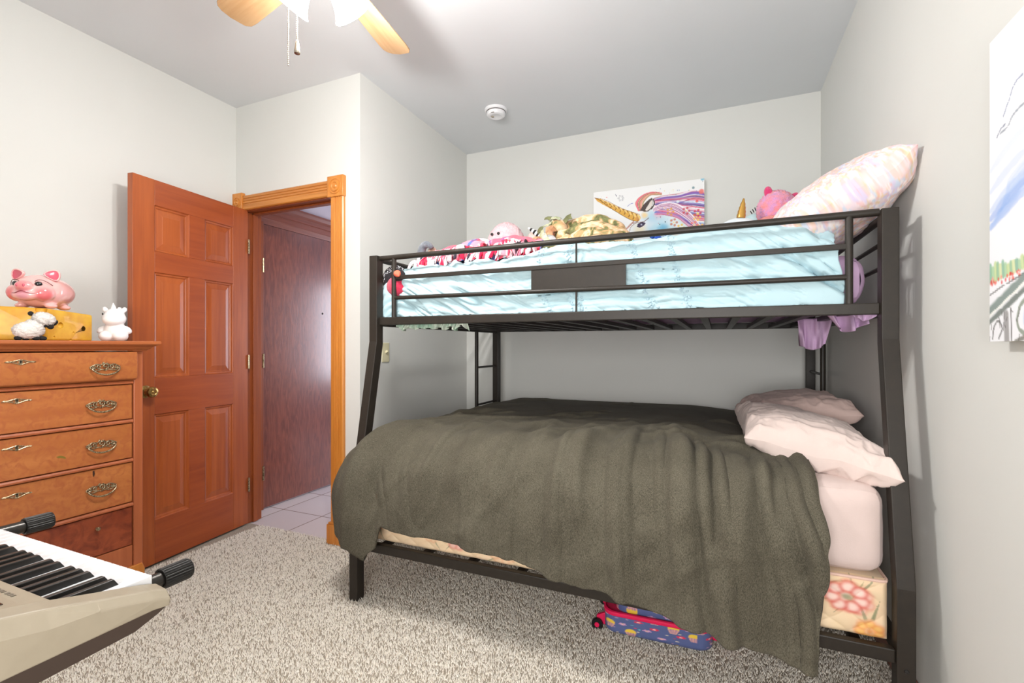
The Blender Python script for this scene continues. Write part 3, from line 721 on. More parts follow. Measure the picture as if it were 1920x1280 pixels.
# ================================================================== KEYBOARD ON ITS STAND
def keyboard():
    o = thing('electronic_keyboard', 'champagne-coloured electronic keyboard at the lower left corner', 'keyboard', (-1.3, .36, .70))
    X1, XK, X0 = -.862, -.905, -1.80
    # end block: sloping top, bevelled rim
    top = [(.105, .842), (.20, .826), (.30, .806), (.36, .792), (.42, .775), (.497, .754), (.522, .745)]
    V = []; F = []
    sec = [[(y, .722 if y < .5 else .718) for (y, z) in top], [(y, z - .014 - .012 * (y < .4)) for (y, z) in top], [(y, z) for (y, z) in top], [(y, z + .004) for (y, z) in top]]
    xs = [X1 - .004, X1, X1 - .012, XK]
    V = [(xs[k], y, z) for k in range(4) for (y, z) in sec[k]] + [(XK, y, .722) for (y, z) in top]
    n = len(top)
    for k in range(4): F += [(k * n + i, k * n + i + 1, (k + 1) * n + i + 1, (k + 1) * n + i) for i in range(n - 1)]
    F += [tuple(k * n + n - 1 for k in range(5)), tuple(k * n for k in range(5))[::-1], *[(4 * n + i, 4 * n + i + 1, i + 1, i) for i in range(n - 1)]]
    MB().add(V, F).build('end_block', M['champ'], o, smooth=False, bevel=.0025)
    V2 = [(2 * X0 - x + .0 + (X1 - X0) * 0, y, z) for (x, y, z) in V]
    # control panel behind the keys
    p = MB(); pp = [(.388, .772), (.388, .780), (.36, .784), (.30, .799), (.20, .822), (.105, .838), (.10, .73), (.388, .73)]
    p.prism(pp, 'X', X0, XK); p.build('control_panel', M['champ'], o, smooth=False, bevel=.0015)
    d = MB(); d.prism([(.345, .7885), (.345, .7895), (.24, .8145), (.24, .812)], 'X', X0 + .3, -.955); d.build('display', M['screen'], o, smooth=False)
    mk = MB()
    for k in range(26):
        x = -.99 - k * .0098; mk.prism([(.3715, .7829), (.3715, .7834), (.3655, .784), (.3655, .7834)], 'X', x, x + (.006 if k % 3 else .0035))
    mk.build('panel_print', M['mark'], o, smooth=False)
    # lower case and key bed
    l = MB(); l.prism([(.10, .73), (.10, .70), (.13, .685), (.47, .700), (.505, .712), (.525, .722), (.525, .735), (.39, .735)], 'X', X0, X1 - .006)
    l.build('lower_case', M['champ_d'], o, smooth=False, bevel=.002)
    MB().box(X0, XK, .388, .522, .735, .742).build('key_bed', M['champ_d'], o)
    kw = .0236; x = XK - .0006; NW = 36; black_after = [0, 1, 3, 4, 5]
    for k in range(NW):
        a = x - (k + 1) * kw + .0005; bq = x - k * kw - .0005
        MB().box(a + .0002, bq - .0002, .389, .517, .744, .765).build('white_key', M['wkey'], o, bevel=.0014, bseg=2)
    for k in range(NW - 1):
        if k % 7 in black_after:
            xc = x - (k + 1) * kw + {0: .0015, 1: -.0015, 3: .002, 4: 0, 5: -.002}[k % 7]
            w1, w2 = .0062, .0048
            V = [(xc - w1, .389, .764), (xc + w1, .389, .764), (xc + w1, .475, .764), (xc - w1, .475, .764), (xc - w2, .389, .777), (xc + w2, .389, .777), (xc + w2, .468, .776), (xc - w2, .468, .776)]
            MB().add(V, [(0, 1, 2, 3), (4, 5, 6, 7), (0, 1, 5, 4), (1, 2, 6, 5), (2, 3, 7, 6), (3, 0, 4, 7)]).build('black_key', M['bkey'], o, smooth=False, bevel=.0012)
keyboard()
def stand():
    o = thing('keyboard_stand', 'black folding keyboard stand with ribbed end caps under the keyboard', 'keyboard stand', (-1.3, .36, 0))
    for (xx, ye) in ((-1.045, .668), (-1.65, .692)):
        zc = .688 if xx > -1.3 else .697
        MB().tube([(xx, .06, zc), (xx, ye - .01, zc)], .0155, 18).build('support_arm', M['steel'], o)
        for (ya, yb) in ((ye - .057, ye), (.07, .0)):
            sg = 1 if yb > ya else -1; L_ = abs(yb - ya); pr_ = []; V = []; n = 72
            cap = MB(); R = axisR((0, sg, 0))
            prof = [(.0165, 0), (.0205, 0), (.0215, .003), (.0215, L_ - .005), (.0195, L_), (.0001, L_)]
            for (r, z) in prof:
                for k in range(n):
                    a = 2 * PI * k / n; rr = r - (.0016 if (k % 3 == 0 and 0.002 < z < L_ - .001) else 0)
                    V.append(np.array((xx, ya, zc)) + R @ np.array([rr * cos(a), rr * sin(a), z]))
            F = [(i * n + k, i * n + (k + 1) % n, (i + 1) * n + (k + 1) % n, (i + 1) * n + k) for i in range(len(prof) - 1) for k in range(n)]
            cap.add(V, F).build('end_cap', M['rubber'], o, smooth=False)
    MB().tube([(-.98, .33, .655), (-1.66, .33, .06)], .017, 14).build('cross_leg', M['steel'], o)
    MB().tube([(-1.67, .37, .655), (-1.0, .37, .06)], .017, 14).build('cross_leg', M['steel'], o)
    for xx in (-1.655, -1.0): MB().tube([(xx, .1, .03), (xx, .6, .03)], .017, 14).build('foot_bar', M['steel'], o)
    for (xx, y, xe) in ((-1.045, .33, -.98), (-1.65, .37, -1.67)): MB().tube([(xx, y, .688), (xe, y, .64)], .012, 10).build('bracket', M['steel'], o)
    for (xx, y) in ((-1.655, .33), (-1.0, .37)): MB().tube([(xx, y, .075), (xx, y, .03)], .012, 10).build('bracket', M['steel'], o)
stand()

# ================================================================== PAINTINGS
def picture_canvas(name, label, cat, pn, origin, ud, vd, nd, W_, H_, T_):
    """stretched canvas: front grid carries the painted colours, edges stay pale"""
    origin, ud, vd, nd = map(np.array, (origin, ud, vd, nd))
    o = thing(name, label, cat, tuple(origin + ud * W_ / 2 + vd * H_))
    nu, nv = int(W_ / .0026), int(H_ / .0026)
    U, Vv = np.meshgrid(np.linspace(0, 1, nu), np.linspace(0, 1, nv), indexing='ij')
    P = origin + U[..., None] * W_ * ud + Vv[..., None] * H_ * vd
    MB().grid(P, pn.sample(np.clip(U, 0, .999), np.clip(Vv, 0, .999))).build('painted_front', colattr(name + '_paint', .75, .25), o, smooth=False, orient=False)
    c = origin - nd * (T_ / 2 + .0006) + ud * W_ / 2 + vd * H_ / 2
    MB().obox(c, (W_, H_, T_), np.stack([ud, vd, nd], 1)).build('canvas_edge', plain(name + '_edge', (214, 210, 200), .85), o, bevel=.002)
def unicorn_art():
    p = Paint(420, 300, (238, 238, 238))
    f_, cy_, yw = 893.3, 648.52, rad(23.2436)
    def Q(cx, cy):      # reading of a point of the artwork from a measured sketch of it
        u = 1080 + cx / 6; v = 280 + cy / 6
        k = (u - 960) / f_; dx = -sin(yw) + k * cos(yw); dy = cos(yw) + k * sin(yw); t = 3.42 / dy
        return ((t * dx + .823) / .748, (2.281 - (1.165 + t * (cy_ - v) / f_)) / .53)
    def st(pts, w, c, al=1.0, n=8): p.stroke(curve([Q(*q) for q in pts], n), w, c, al)
    def po(pts, c, al=1.0, n=6): p.poly(curve([Q(*q) for q in pts + pts[:1]], n), c, al)
    def bl(x, y, r, c, al=1, soft=.8, rag=0.0, seed=0, ry=None):
        q = Q(x, y); p.blob(q[0], q[1], r * .00033 / .748, (ry or r) * .00033 / .53, c, al, soft, 0, rag, seed)
    # face wash
    po([(600, 960), (610, 860), (680, 800), (760, 700), (860, 690), (1100, 680), (1300, 800), (1480, 900), (1480, 1300), (600, 1300)], (228, 232, 238))
    bl(960, 900, 420, (150, 206, 226), .75, .9, .5, 3); bl(980, 900, 160, (84, 168, 208), .8, .8, .5, 5); bl(860, 760, 260, (160, 204, 226), .7, .9, .5, 7)
    bl(1080, 1010, 360, (240, 232, 214), .7, .9, .4, 9); bl(1280, 960, 300, (206, 220, 226), .7, .9, .5, 11); bl(720, 900, 220, (226, 214, 176), .7, .9, .4, 13)
    bl(1260, 760, 220, (96, 180, 180), .6, .9, .5, 15); bl(940, 730, 140, (232, 168, 186), .6, .9, .5, 17)
    # mane: streaming locks
    cols = [(188, 62, 92), (146, 92, 176), (226, 108, 140), (92, 104, 190), (214, 150, 190), (120, 160, 214), (160, 60, 110), (232, 180, 200), (110, 84, 160), (206, 90, 110), (244, 240, 246), (74, 90, 150)]
    for k in range(46):
        t = k / 45; c = cols[(k * 5) % len(cols)]
        y0 = 520 + 170 * t + random.uniform(-14, 14); ym = 500 + 200 * t + random.uniform(-20, 20); ye = 480 + 420 * t + random.uniform(-26, 26)
        st([(880 + 40 * random.random(), y0 + 40), (1000, ym + 40), (1150, ym + 20 + 60 * t), (1320, ye - 20), (1480, ye)], random.choice([.006, .01, .016]), c, .75)
    for k in range(16):
        t = k / 15; st([(870, 660 + 40 * t), (960, 610 + 60 * t), (1100, 600 + 90 * t), (1250, 680 + 110 * t), (1380, 830 + 80 * t), (1440, 930 + 60 * t)], .005, random.choice([(250, 240, 246), (240, 200, 216), (170, 120, 160)]), .8)
    for k in range(22):
        t = k / 21; st([(700 + 60 * t, 690), (670 + 90 * t, 600), (740 + 90 * t, 520), (850 + 60 * t, 480 + 30 * t), (960, 490 + 20 * t)], .005 + .004 * random.random(), random.choice([(214, 214, 150), (240, 120, 140), (90, 78, 70), (230, 226, 200), (200, 160, 120), (226, 80, 110)]), .8)
    for k in range(10): st([(600 - 60 + 30 * random.random(), 900), (620, 830 + 20 * random.random()), (670, 790)], .004, random.choice([(214, 140, 150), (150, 110, 80), (200, 180, 160)]), .8)
    # ear
    po([(720, 690), (760, 620), (850, 545), (862, 600), (850, 660), (800, 700)], (86, 74, 72)); po([(780, 680), (810, 630), (850, 570), (852, 640), (800, 690)], (224, 214, 206))
    st([(870, 560), (880, 610), (850, 670)], .01, (70, 52, 50)); bl(770, 740, 110, (238, 206, 132), .8, .8, .4, 21)
    # twisted horn
    po([(212, 546), (260, 552), (400, 610), (520, 670), (700, 730), (724, 780), (690, 812), (610, 790), (500, 730), (360, 650), (250, 590)], (222, 172, 84), n=3)
    for k in range(9):
        t = k / 8; x = 290 + 400 * t; y = 590 + 190 * t; r = 20 + 34 * t
        st([(x - 20 + 10 * t, y - r * .9), (x + 14, y - 6), (x + 2, y + r * .55)], .005 + .004 * t, (136, 86, 46), .9); st([(x + 8, y - r * .7), (x + 26, y - 2)], .008 + .008 * t, (244, 214, 140), .8)
    st([(212, 546), (280, 580), (420, 680), (600, 785), (690, 812)], .004, (120, 78, 50)); st([(212, 546), (330, 570), (520, 665), (715, 730)], .003, (140, 96, 60))
    bl(690, 780, 60, (200, 132, 86), .6, .8)
    # eye
    po([(684, 870), (700, 835), (740, 818), (778, 826), (770, 850), (720, 878)], (70, 62, 84)); bl(735, 845, 24, (200, 200, 220), .9); st([(640, 830), (680, 822), (760, 812), (820, 770)], .005, (110, 62, 46))
    st([(600, 930), (620, 870), (690, 820)], .004, (150, 110, 80))
    # flowers, stars and spatter
    for (x, y, c) in ((1060, 700, (222, 160, 60)), (1100, 820, (196, 110, 60)), (1180, 880, (226, 190, 60)), (1330, 850, (234, 120, 110)), (1410, 880, (240, 190, 70)), (1360, 760, (240, 200, 90)), (1240, 690, (200, 60, 70)), (1365, 715, (206, 50, 80))):
        for k in range(5): bl(x + 34 * cos(k * 1.26), y + 34 * sin(k * 1.26), 34, c, .85, .6)
        bl(x, y, 26, (250, 226, 120), .9)
    for (x, y, r, c) in ((1410, 474, 62, (230, 120, 112)), (1425, 330, 50, (126, 190, 214)), (1145, 588, 34, (230, 240, 240)), (1360, 580, 36, (226, 90, 90)), (380, 797, 26, (140, 140, 200)), (462, 812, 16, (70, 66, 130)), (345, 540, 18, (232, 110, 110)), (1320, 430, 36, (120, 150, 160)), (1005, 815, 18, (40, 90, 110)), (942, 842, 14, (30, 80, 80)), (1425, 360, 10, (40, 60, 110)), (285, 535, 10, (170, 170, 210)), (950, 760, 12, (120, 60, 90))):
        bl(x, y, r, c, .9, .5, .4, int(x))
    for k in range(6): bl(505 + 26 * cos(k * 1.05), 550 + 26 * sin(k * 1.05), 22, (96, 96, 110), .8, .3)
    for k in range(6): bl(505 + 26 * cos(k * 1.05), 550 + 26 * sin(k * 1.05), 16, (240, 240, 242), .9, .4)
    st([(580, 640), (610, 615), (640, 605)], .004, (130, 130, 190)); st([(445, 505), (455, 525)], .004, (90, 90, 120))
    for k in range(90): bl(random.uniform(900, 1470), random.uniform(420, 980), random.uniform(4, 12), random.choice([(90, 120, 190), (190, 80, 130), (240, 200, 90), (80, 160, 170)]), .8, .4)
    picture_canvas('unicorn_painting', 'colourful unicorn head canvas leaning on back wall above the top bunk', 'painting', p, (-.823, 3.42, 2.281), (1, 0, 0), (0, 0, -1), (0, -1, 0), .748, .53, .034)
unicorn_art()
def city_art():
    p = Paint(260, 280, (236, 236, 240))
    # left side of the sheet is what shows: u 0 at the far edge, v 0 at the top
    for k in range(7): p.stroke([(.0 + .02 * k, .62 - .012 * k), (.12, .58 - .014 * k), (.26 + .05 * random.random(), .5 - .012 * k)], .012, (196, 210, 236), .5)
    for (y, c, a) in ((.40, (214, 222, 240), .7), (.47, (200, 212, 236), .6), (.56, (110, 152, 222), .55), (.59, (120, 160, 224), .5), (.535, (170, 192, 230), .5)):
        p.stroke([(.01, y + .03), (.08, y), (.18, y - .03), (.32, y - .06)], [.012, .022, .018, .004], c, a)
    p.stroke(curve([(.09, .28), (.13, .235), (.16, .205), (.2, .2)], 6), .003, (130, 142, 172), .9)
    p.stroke(curve([(.05, .335), (.07, .315), (.1, .31)], 6), .003, (120, 128, 150), .9); p.stroke(curve([(.07, .33), (.11, .325), (.15, .30), (.22, .29)], 6), .004, (150, 158, 170), .9)
    for k in range(26):
        x = .005 + k * .016; g = [(104, 168, 132), (150, 194, 140), (186, 206, 128), (120, 176, 120), (206, 214, 150)][k % 5]
        p.stroke([(x, .745 + .02 * random.random()), (x + .004, .80 - .1 * (k / 60))], .011, g, .75)
    p.blob(.3, .72, .1, .08, (246, 226, 190), .6, .9)
    for k in range(40):
        x = random.uniform(.0, .4); p.blob(x, .805 - .06 * x + random.uniform(-.012, .012), .007, .008, random.choice([(226, 84, 70), (238, 150, 140), (214, 60, 60)]), .85, .6)
    p.stroke([(0, .845), (.12, .815), (.25, .79)], .003, (90, 84, 84), .8)
    p.stroke([(0, .90), (.2, .815), (.45, .70)], .02, (122, 138, 132), .9); p.stroke([(0, .915), (.2, .83), (.45, .715)], .005, (240, 240, 236), .9); p.stroke([(0, .935), (.2, .85), (.45, .735)], .012, (92, 104, 96), .85)
    p.stroke(curve([(.02, .99), (.03, .95), (.06, .935), (.08, .96), (.06, .99)], 6), .004, (90, 88, 86), .8)
    p.stroke([(.105, .915), (.11, 1.0)], .016, (110, 104, 100), .7); p.stroke([(.135, .90), (.14, 1.0)], .004, (90, 86, 84), .8)
    p.stroke(curve([(.24, .865), (.19, .89), (.17, .94), (.2, .975), (.28, .985)], 6), .008, (130, 140, 122), .85); p.stroke(curve([(.27, .87), (.225, .9), (.22, .95), (.26, .97)], 6), .016, (170, 188, 218), .8)
    p.stroke(curve([(.36, .83), (.31, .87), (.32, .93), (.38, .95)], 6), .006, (150, 156, 130), .85)
    p.stroke([(.16, 1.0), (.3, .965), (.5, .9)], .008, (116, 112, 100), .85); p.stroke([(.22, 1.0), (.5, .93)], .006, (150, 150, 130), .8)
    for k in range(30): x = random.uniform(0, .4); y = random.uniform(.9, .99); p.stroke([(x, y), (x + random.uniform(-.01, .01), y + random.uniform(.005, .03))], .0025, (96, 92, 88), .7)
    for k in range(14): x = random.uniform(.45, .98); p.stroke([(x, .95), (x, .5 - .2 * random.random())], .004, (150, 146, 150), .6)
    picture_canvas('cityscape_canvas', 'tall watercolour cityscape canvas on the right wall', 'painting', p, (.556, 1.388, 1.835), (0, -1, 0), (0, 0, -1), (-1, 0, 0), .62, .66, .034)
city_art()
# ================================================================== BUNK BED
BX0, BX1 = -1.549, .527          # outer faces of the end posts
PW = .046
def bunk_bed():
    o = thing('bunk_bed', 'dark bronze metal bunk bed standing against the back wall', 'bunk bed', (-.51, 2.5, 0)); m = M['black_metal']
    # front legs: straight, splayed, straight
    for x in (BX0, BX1 - PW):
        V = []; F = []
        for (y, z, dz) in ((1.713, 0, 0), (1.713, .46, -.012), (1.85, 1.187, -.012), (1.85, 1.602, 0)):
            V += [(x, y, z), (x + PW, y, z), (x + PW, y + .048, z + dz), (x, y + .048, z + dz)]
        for k in range(3): F += [(k * 4 + i, k * 4 + (i + 1) % 4, k * 4 + 4 + (i + 1) % 4, k * 4 + 4 + i) for i in range(4)]
        F += [(0, 1, 2, 3), (12, 13, 14, 15)]
        post = MB().add(V, F).build('front_post', m, o, smooth=False, bevel=.003)
        for (z, y) in ((.225, 1.7125),):
            MB().lathe([(.0001, .003), (.005, .0025), (.0065, 0)], (x + PW * .5, y, z), axisR((0, -1, 0)), 12, close=False).build('bolt', M['rubber'], post)
    for x in (BX0, BX1 - PW):
        MB().box(x, x + PW, 3.235, 3.283, 0, 1.602).build('back_post', m, o, smooth=False, bevel=.003)
    # lower bunk rails
    MB().box(BX0 + PW, BX1 - PW, 1.722, 1.75, .236, .277).build('side_rail', m, o, smooth=False, bevel=.004)
    MB().box(BX0 + PW, BX1 - PW, 3.24, 3.268, .236, .277).build('side_rail', m, o, smooth=False, bevel=.003)
    for x in (BX0 + .008, BX1 - .036): MB().box(x, x + .028, 1.76, 3.236, .236, .277).build('end_rail', m, o, smooth=False, bevel=.003)
    for k in range(9):
        x = -1.42 + k * .225; MB().box(x, x + .03, 1.75, 3.24, .24, .258).build('slat', m, o, smooth=False)
    # upper bunk frame
    MB().box(BX0 + PW, BX1 - PW, 1.868, 1.896, 1.267, 1.304).build('side_rail', m, o, smooth=False, bevel=.003)
    MB().box(BX0 + PW, BX1 - PW, 3.24, 3.268, 1.270, 1.307).build('side_rail', m, o, smooth=False, bevel=.003)
    for x in (BX0 + .008, BX1 - .036): MB().box(x, x + .028, 1.897, 3.236, 1.262, 1.300).build('end_rail', m, o, smooth=False, bevel=.003)
    for k in range(17):
        x = -1.44 + k * .115; MB().box(x, x + .03, 1.896, 3.24, 1.272, 1.29).build('slat', m, o, smooth=False)
    # guard rail on the open side
    yg = 1.882
    MB().tube([(BX0 + PW, yg, 1.591), (BX1 - PW, yg, 1.597)], .0125, 16).build('guard_tube', m, o)
    for x in (-1.426, .401): MB().tube([(x, yg, 1.300), (x, yg, 1.59)], .0115, 14).build('guard_upright', m, o)
    MB().box(-1.424, .40, yg - .006, yg + .006, 1.484, 1.503).build('guard_bar', m, o, smooth=False, bevel=.002)
    MB().tube([(-1.424, yg, 1.396), (.40, yg, 1.392)], .0095, 14).build('guard_tube', m, o)
    MB().box(-.719, -.325, yg - .003, yg + .003, 1.398, 1.486).build('guard_plate', m, o, smooth=False)
    for (za, zb) in ((1.50, 1.585), (1.302, 1.39)): MB().tube([(-.524, yg, za), (-.524, yg, zb)], .004, 8).build('guard_spindle', m, o)
    # guard rail on the wall side and at both ends
    MB().tube([(BX0 + PW, 3.255, 1.594), (BX1 - PW, 3.255, 1.594)], .0125, 14).build('guard_tube', m, o)
    for z in (1.40, 1.50): MB().tube([(BX0 + PW, 3.255, z), (BX1 - PW, 3.255, z)], .0085, 12).build('guard_tube', m, o)
    for x in (BX0 + .022, BX1 - .022):
        MB().tube([(x, 1.89, 1.588), (x, 3.24, 1.588)], .0125, 14).build('end_tube', m, o)
        for z in (1.505, 1.425): MB().tube([(x, 1.89, z), (x, 3.24, z)], .0075, 12).build('end_tube', m, o)
        # built-in ladder at the end: one upright and its rungs to the back post
        yl = 2.935 if x < 0 else 2.90
        MB().tube([(x, yl, .27), (x, yl, 1.27)], .013, 14).build('ladder_upright', m, o)
        for z in (.50, .757, 1.017): MB().tube([(x, yl, z), (x, 3.24, z)], .0075, 12).build('ladder_rung', m, o)
bunk_bed()

# ------------------------------------------------------------------ mattresses
def rbox(x0, x1, y0, y1, z0, z1, r, puff=0.0, n=(60, 50, 14), wrink=0.0, seed=0):
    """rounded cushion-like box as six grids pushed onto a rounded hull"""
    c = np.array([(x0 + x1) / 2, (y0 + y1) / 2, (z0 + z1) / 2]); h = np.array([x1 - x0, y1 - y0, z1 - z0]) / 2
    mb = MB()
    for ax in range(3):
        for sg in (-1, 1):
            a, b = [(1, 2), (0, 2), (0, 1)][ax]
            U, V = np.meshgrid(np.linspace(-1, 1, n[a]), np.linspace(-1, 1, n[b]), indexing='ij')
            P = np.zeros(U.shape + (3,)); P[..., a] = U * h[a]; P[..., b] = V * h[b]; P[..., ax] = sg * h[ax]
            q = np.clip(P, -(h - r), h - r); d = P - q; L = np.linalg.norm(d, axis=-1, keepdims=True) + 1e-9
            P2 = q + d / L * r
            if puff: P2[..., ax] += sg * puff * (1 - U ** 2) * (1 - V ** 2)
            if wrink: P2[..., ax] += sg * wrink * (fbm(P2[..., a] * 18 + seed, P2[..., b] * 18, 3, seed) - .5)
            mb.grid(P2 + c)
    return mb
o = thing('lower_mattress', 'thick mattress in a pale pink fitted sheet on the lower bunk', 'mattress', (-.5, 2.45, .47))
rbox(-1.46, .472, 1.756, 3.19, .462, .736, .055, .008, wrink=.004).build('fitted_sheet', M['sheet_pink'], o, ang=180)

def floral():
    p = Paint(1500, 170, (232, 206, 174))
    for k in range(260):   # soft mottling
        p_x, p_y = random.random(), random.random()
    p.put(.45 * fbm(p.X * 60, p.Y * 7, 3, 5), (236, 190, 150)); p.put(.35 * fbm(p.X * 30, p.Y * 4, 2, 9), (236, 220, 176))
    def flower(x, y, s, c1, c2, c3):
        for k in range(7):
            a = k * .9 + .3; p.blob(x + s * .52 * cos(a) * .115, y + s * .52 * sin(a), s * .42 * .115, s * .42, c1, .8, .5, 0, .25, k)
            p.blob(x + s * .5 * cos(a) * .115, y + s * .5 * sin(a), s * .30 * .115, s * .28, c2, .85, .7)
        p.blob(x, y, s * .25 * .115, s * .24, c3, .9, .8)
    def leaf(x, y, l, a, c):
        p.stroke(curve([(x, y), (x + .5 * l * cos(a) * .115, y + .5 * l * sin(a) - .02), (x + l * cos(a) * .115, y + l * sin(a))], 5), [.004, .02, .026, .03, .026, .022, .018, .014, .01, .004, .002][:11], c, .7)
    spots = [(.022, .5), (.09, .3), (.17, .6), (.235, .62), (.30, .5), (.345, .78), (.42, .35), (.5, .7), (.57, .4), (.66, .6), (.74, .3), (.82, .6), (.905, .25), (.955, .40), (.975, .86)]
    for i, (x, y) in enumerate(spots):
        for k in range(5): leaf(x, y, .35 + .2 * random.random(), random.uniform(0, 6.3), random.choice([(150, 150, 110), (170, 160, 120), (128, 136, 104)]))
        c = [((222, 140, 126), (236, 194, 178), (226, 204, 164)), ((222, 156, 134), (240, 214, 200), (200, 190, 160)), ((230, 180, 142), (240, 208, 172), (220, 170, 120))][i % 3]
        flower(x, y, .30 if i % 2 else .24, *c)
    flower(.945, .36, .34, (212, 96, 84), (246, 220, 208), (160, 160, 130)); flower(.975, .88, .22, (228, 150, 80), (240, 190, 110), (214, 140, 80)); flower(.88, .14, .22, (216, 104, 84), (238, 160, 140), (226, 140, 120))
    return p
o = thing('box_spring', 'quilted floral box spring with pink flowers under the lower mattress', 'box spring', (-.5, 2.45, .27))
PF = floral()
x0, x1, y0, z0, z1 = -1.462, .474, 1.756, .279, .46
U, V = np.meshgrid(np.linspace(0, 1, 760), np.linspace(0, 1, 80), indexing='ij')
X = x0 + (x1 - x0) * U; Z = z0 + (z1 - z0) * V
edge = np.minimum(np.minimum(U * (x1 - x0), (1 - U) * (x1 - x0)), np.minimum(V, 1 - V) * (z1 - z0))
rnd = np.sqrt(np.clip(1 - (1 - np.clip(edge / .02, 0, 1)) ** 2, 0, 1))
q = np.abs(np.sin((X + Z * 1.0 + .012 * np.sin(Z * 60)) * 34)) ** .5 * np.abs(np.sin((X - Z * 1.0 + .012 * np.sin(Z * 50)) * 34)) ** .5
Y = y0 + .02 - .02 * rnd - .006 * q * rnd
Y = Y; fl = MB().grid(np.stack([X, Y, Z], -1), PF.sample(U, 1 - V))
fl.build('quilted_border', colattr('floral_ticking', .6, .4, .1, 300), o, ang=180, orient=False)
rbox(x0, x1, y0 + .006, 3.2, z0, z1 + .002, .018).build('spring_case', plain('ticking_plain', (228, 204, 176), .8), o, ang=180)
pp = curve([(x0 + .01, y0 + .002, z1 - .004), (x1 - .015, y0 + .002, z1 - .004), (x1 - .001, y0 + .014, z1 - .004), (x1 + .001, y0 + .2, z1 - .004)], 10)[:-1]
pp = [(x0 + .01, y0 + .002, z1 - .004), (0, y0 + .002, z1 - .004), (x1 - .018, y0 + .002, z1 - .004), (x1 - .006, y0 + .007, z1 - .004), (x1 - .001, y0 + .02, z1 - .004), (x1 - .001, y0 + .2, z1 - .004)]
MB().tube(pp, .005, 8).build('piping', plain('pink_piping', (232, 196, 180), .7), o)

# ------------------------------------------------------------------ draped cloths
def fold(s, r):
    s = np.maximum(s, 0); k = s < r * PI / 2
    return np.where(k, r * np.sin(np.minimum(s, r * PI / 2) / r), r), np.where(k, r * (1 - np.cos(np.minimum(s, r * PI / 2) / r)), r + s - r * PI / 2)
def normals(P):
    du = np.gradient(P, axis=0); dv = np.gradient(P, axis=1); n = np.cross(du, dv); return n / (np.linalg.norm(n, axis=-1, keepdims=True) + 1e-12)

m_dv, nt, b = newmat('olive_heather_jersey')
v = coords(nt, (1, 1, .35)); n1 = N(nt, 'ShaderNodeTexNoise', i_Scale=520.0, i_Detail=2.0); nt.links.new(v, n1.inputs['Vector'])
n2 = N(nt, 'ShaderNodeTexNoise', i_Scale=5.0, i_Detail=3.0); nt.links.new(coords(nt), n2.inputs['Vector'])
mx = N(nt, 'ShaderNodeMix', data_type='FLOAT'); mx.inputs[0].default_value = .25; nt.links.new(n1.outputs[0], mx.inputs[2]); nt.links.new(n2.outputs[0], mx.inputs[3])
nt.links.new(ramp(nt, mx.outputs[0], [(.36, lin((66, 62, 52))), (.64, lin((104, 99, 86)))]), b.inputs['Base Color'])
b.inputs['Roughness'].default_value = 1.0; b.inputs['Specular IOR Level'].default_value = .08; b.inputs['Sheen Weight'].default_value = .03
bump(nt, b, n1.outputs[0], .12, .001)

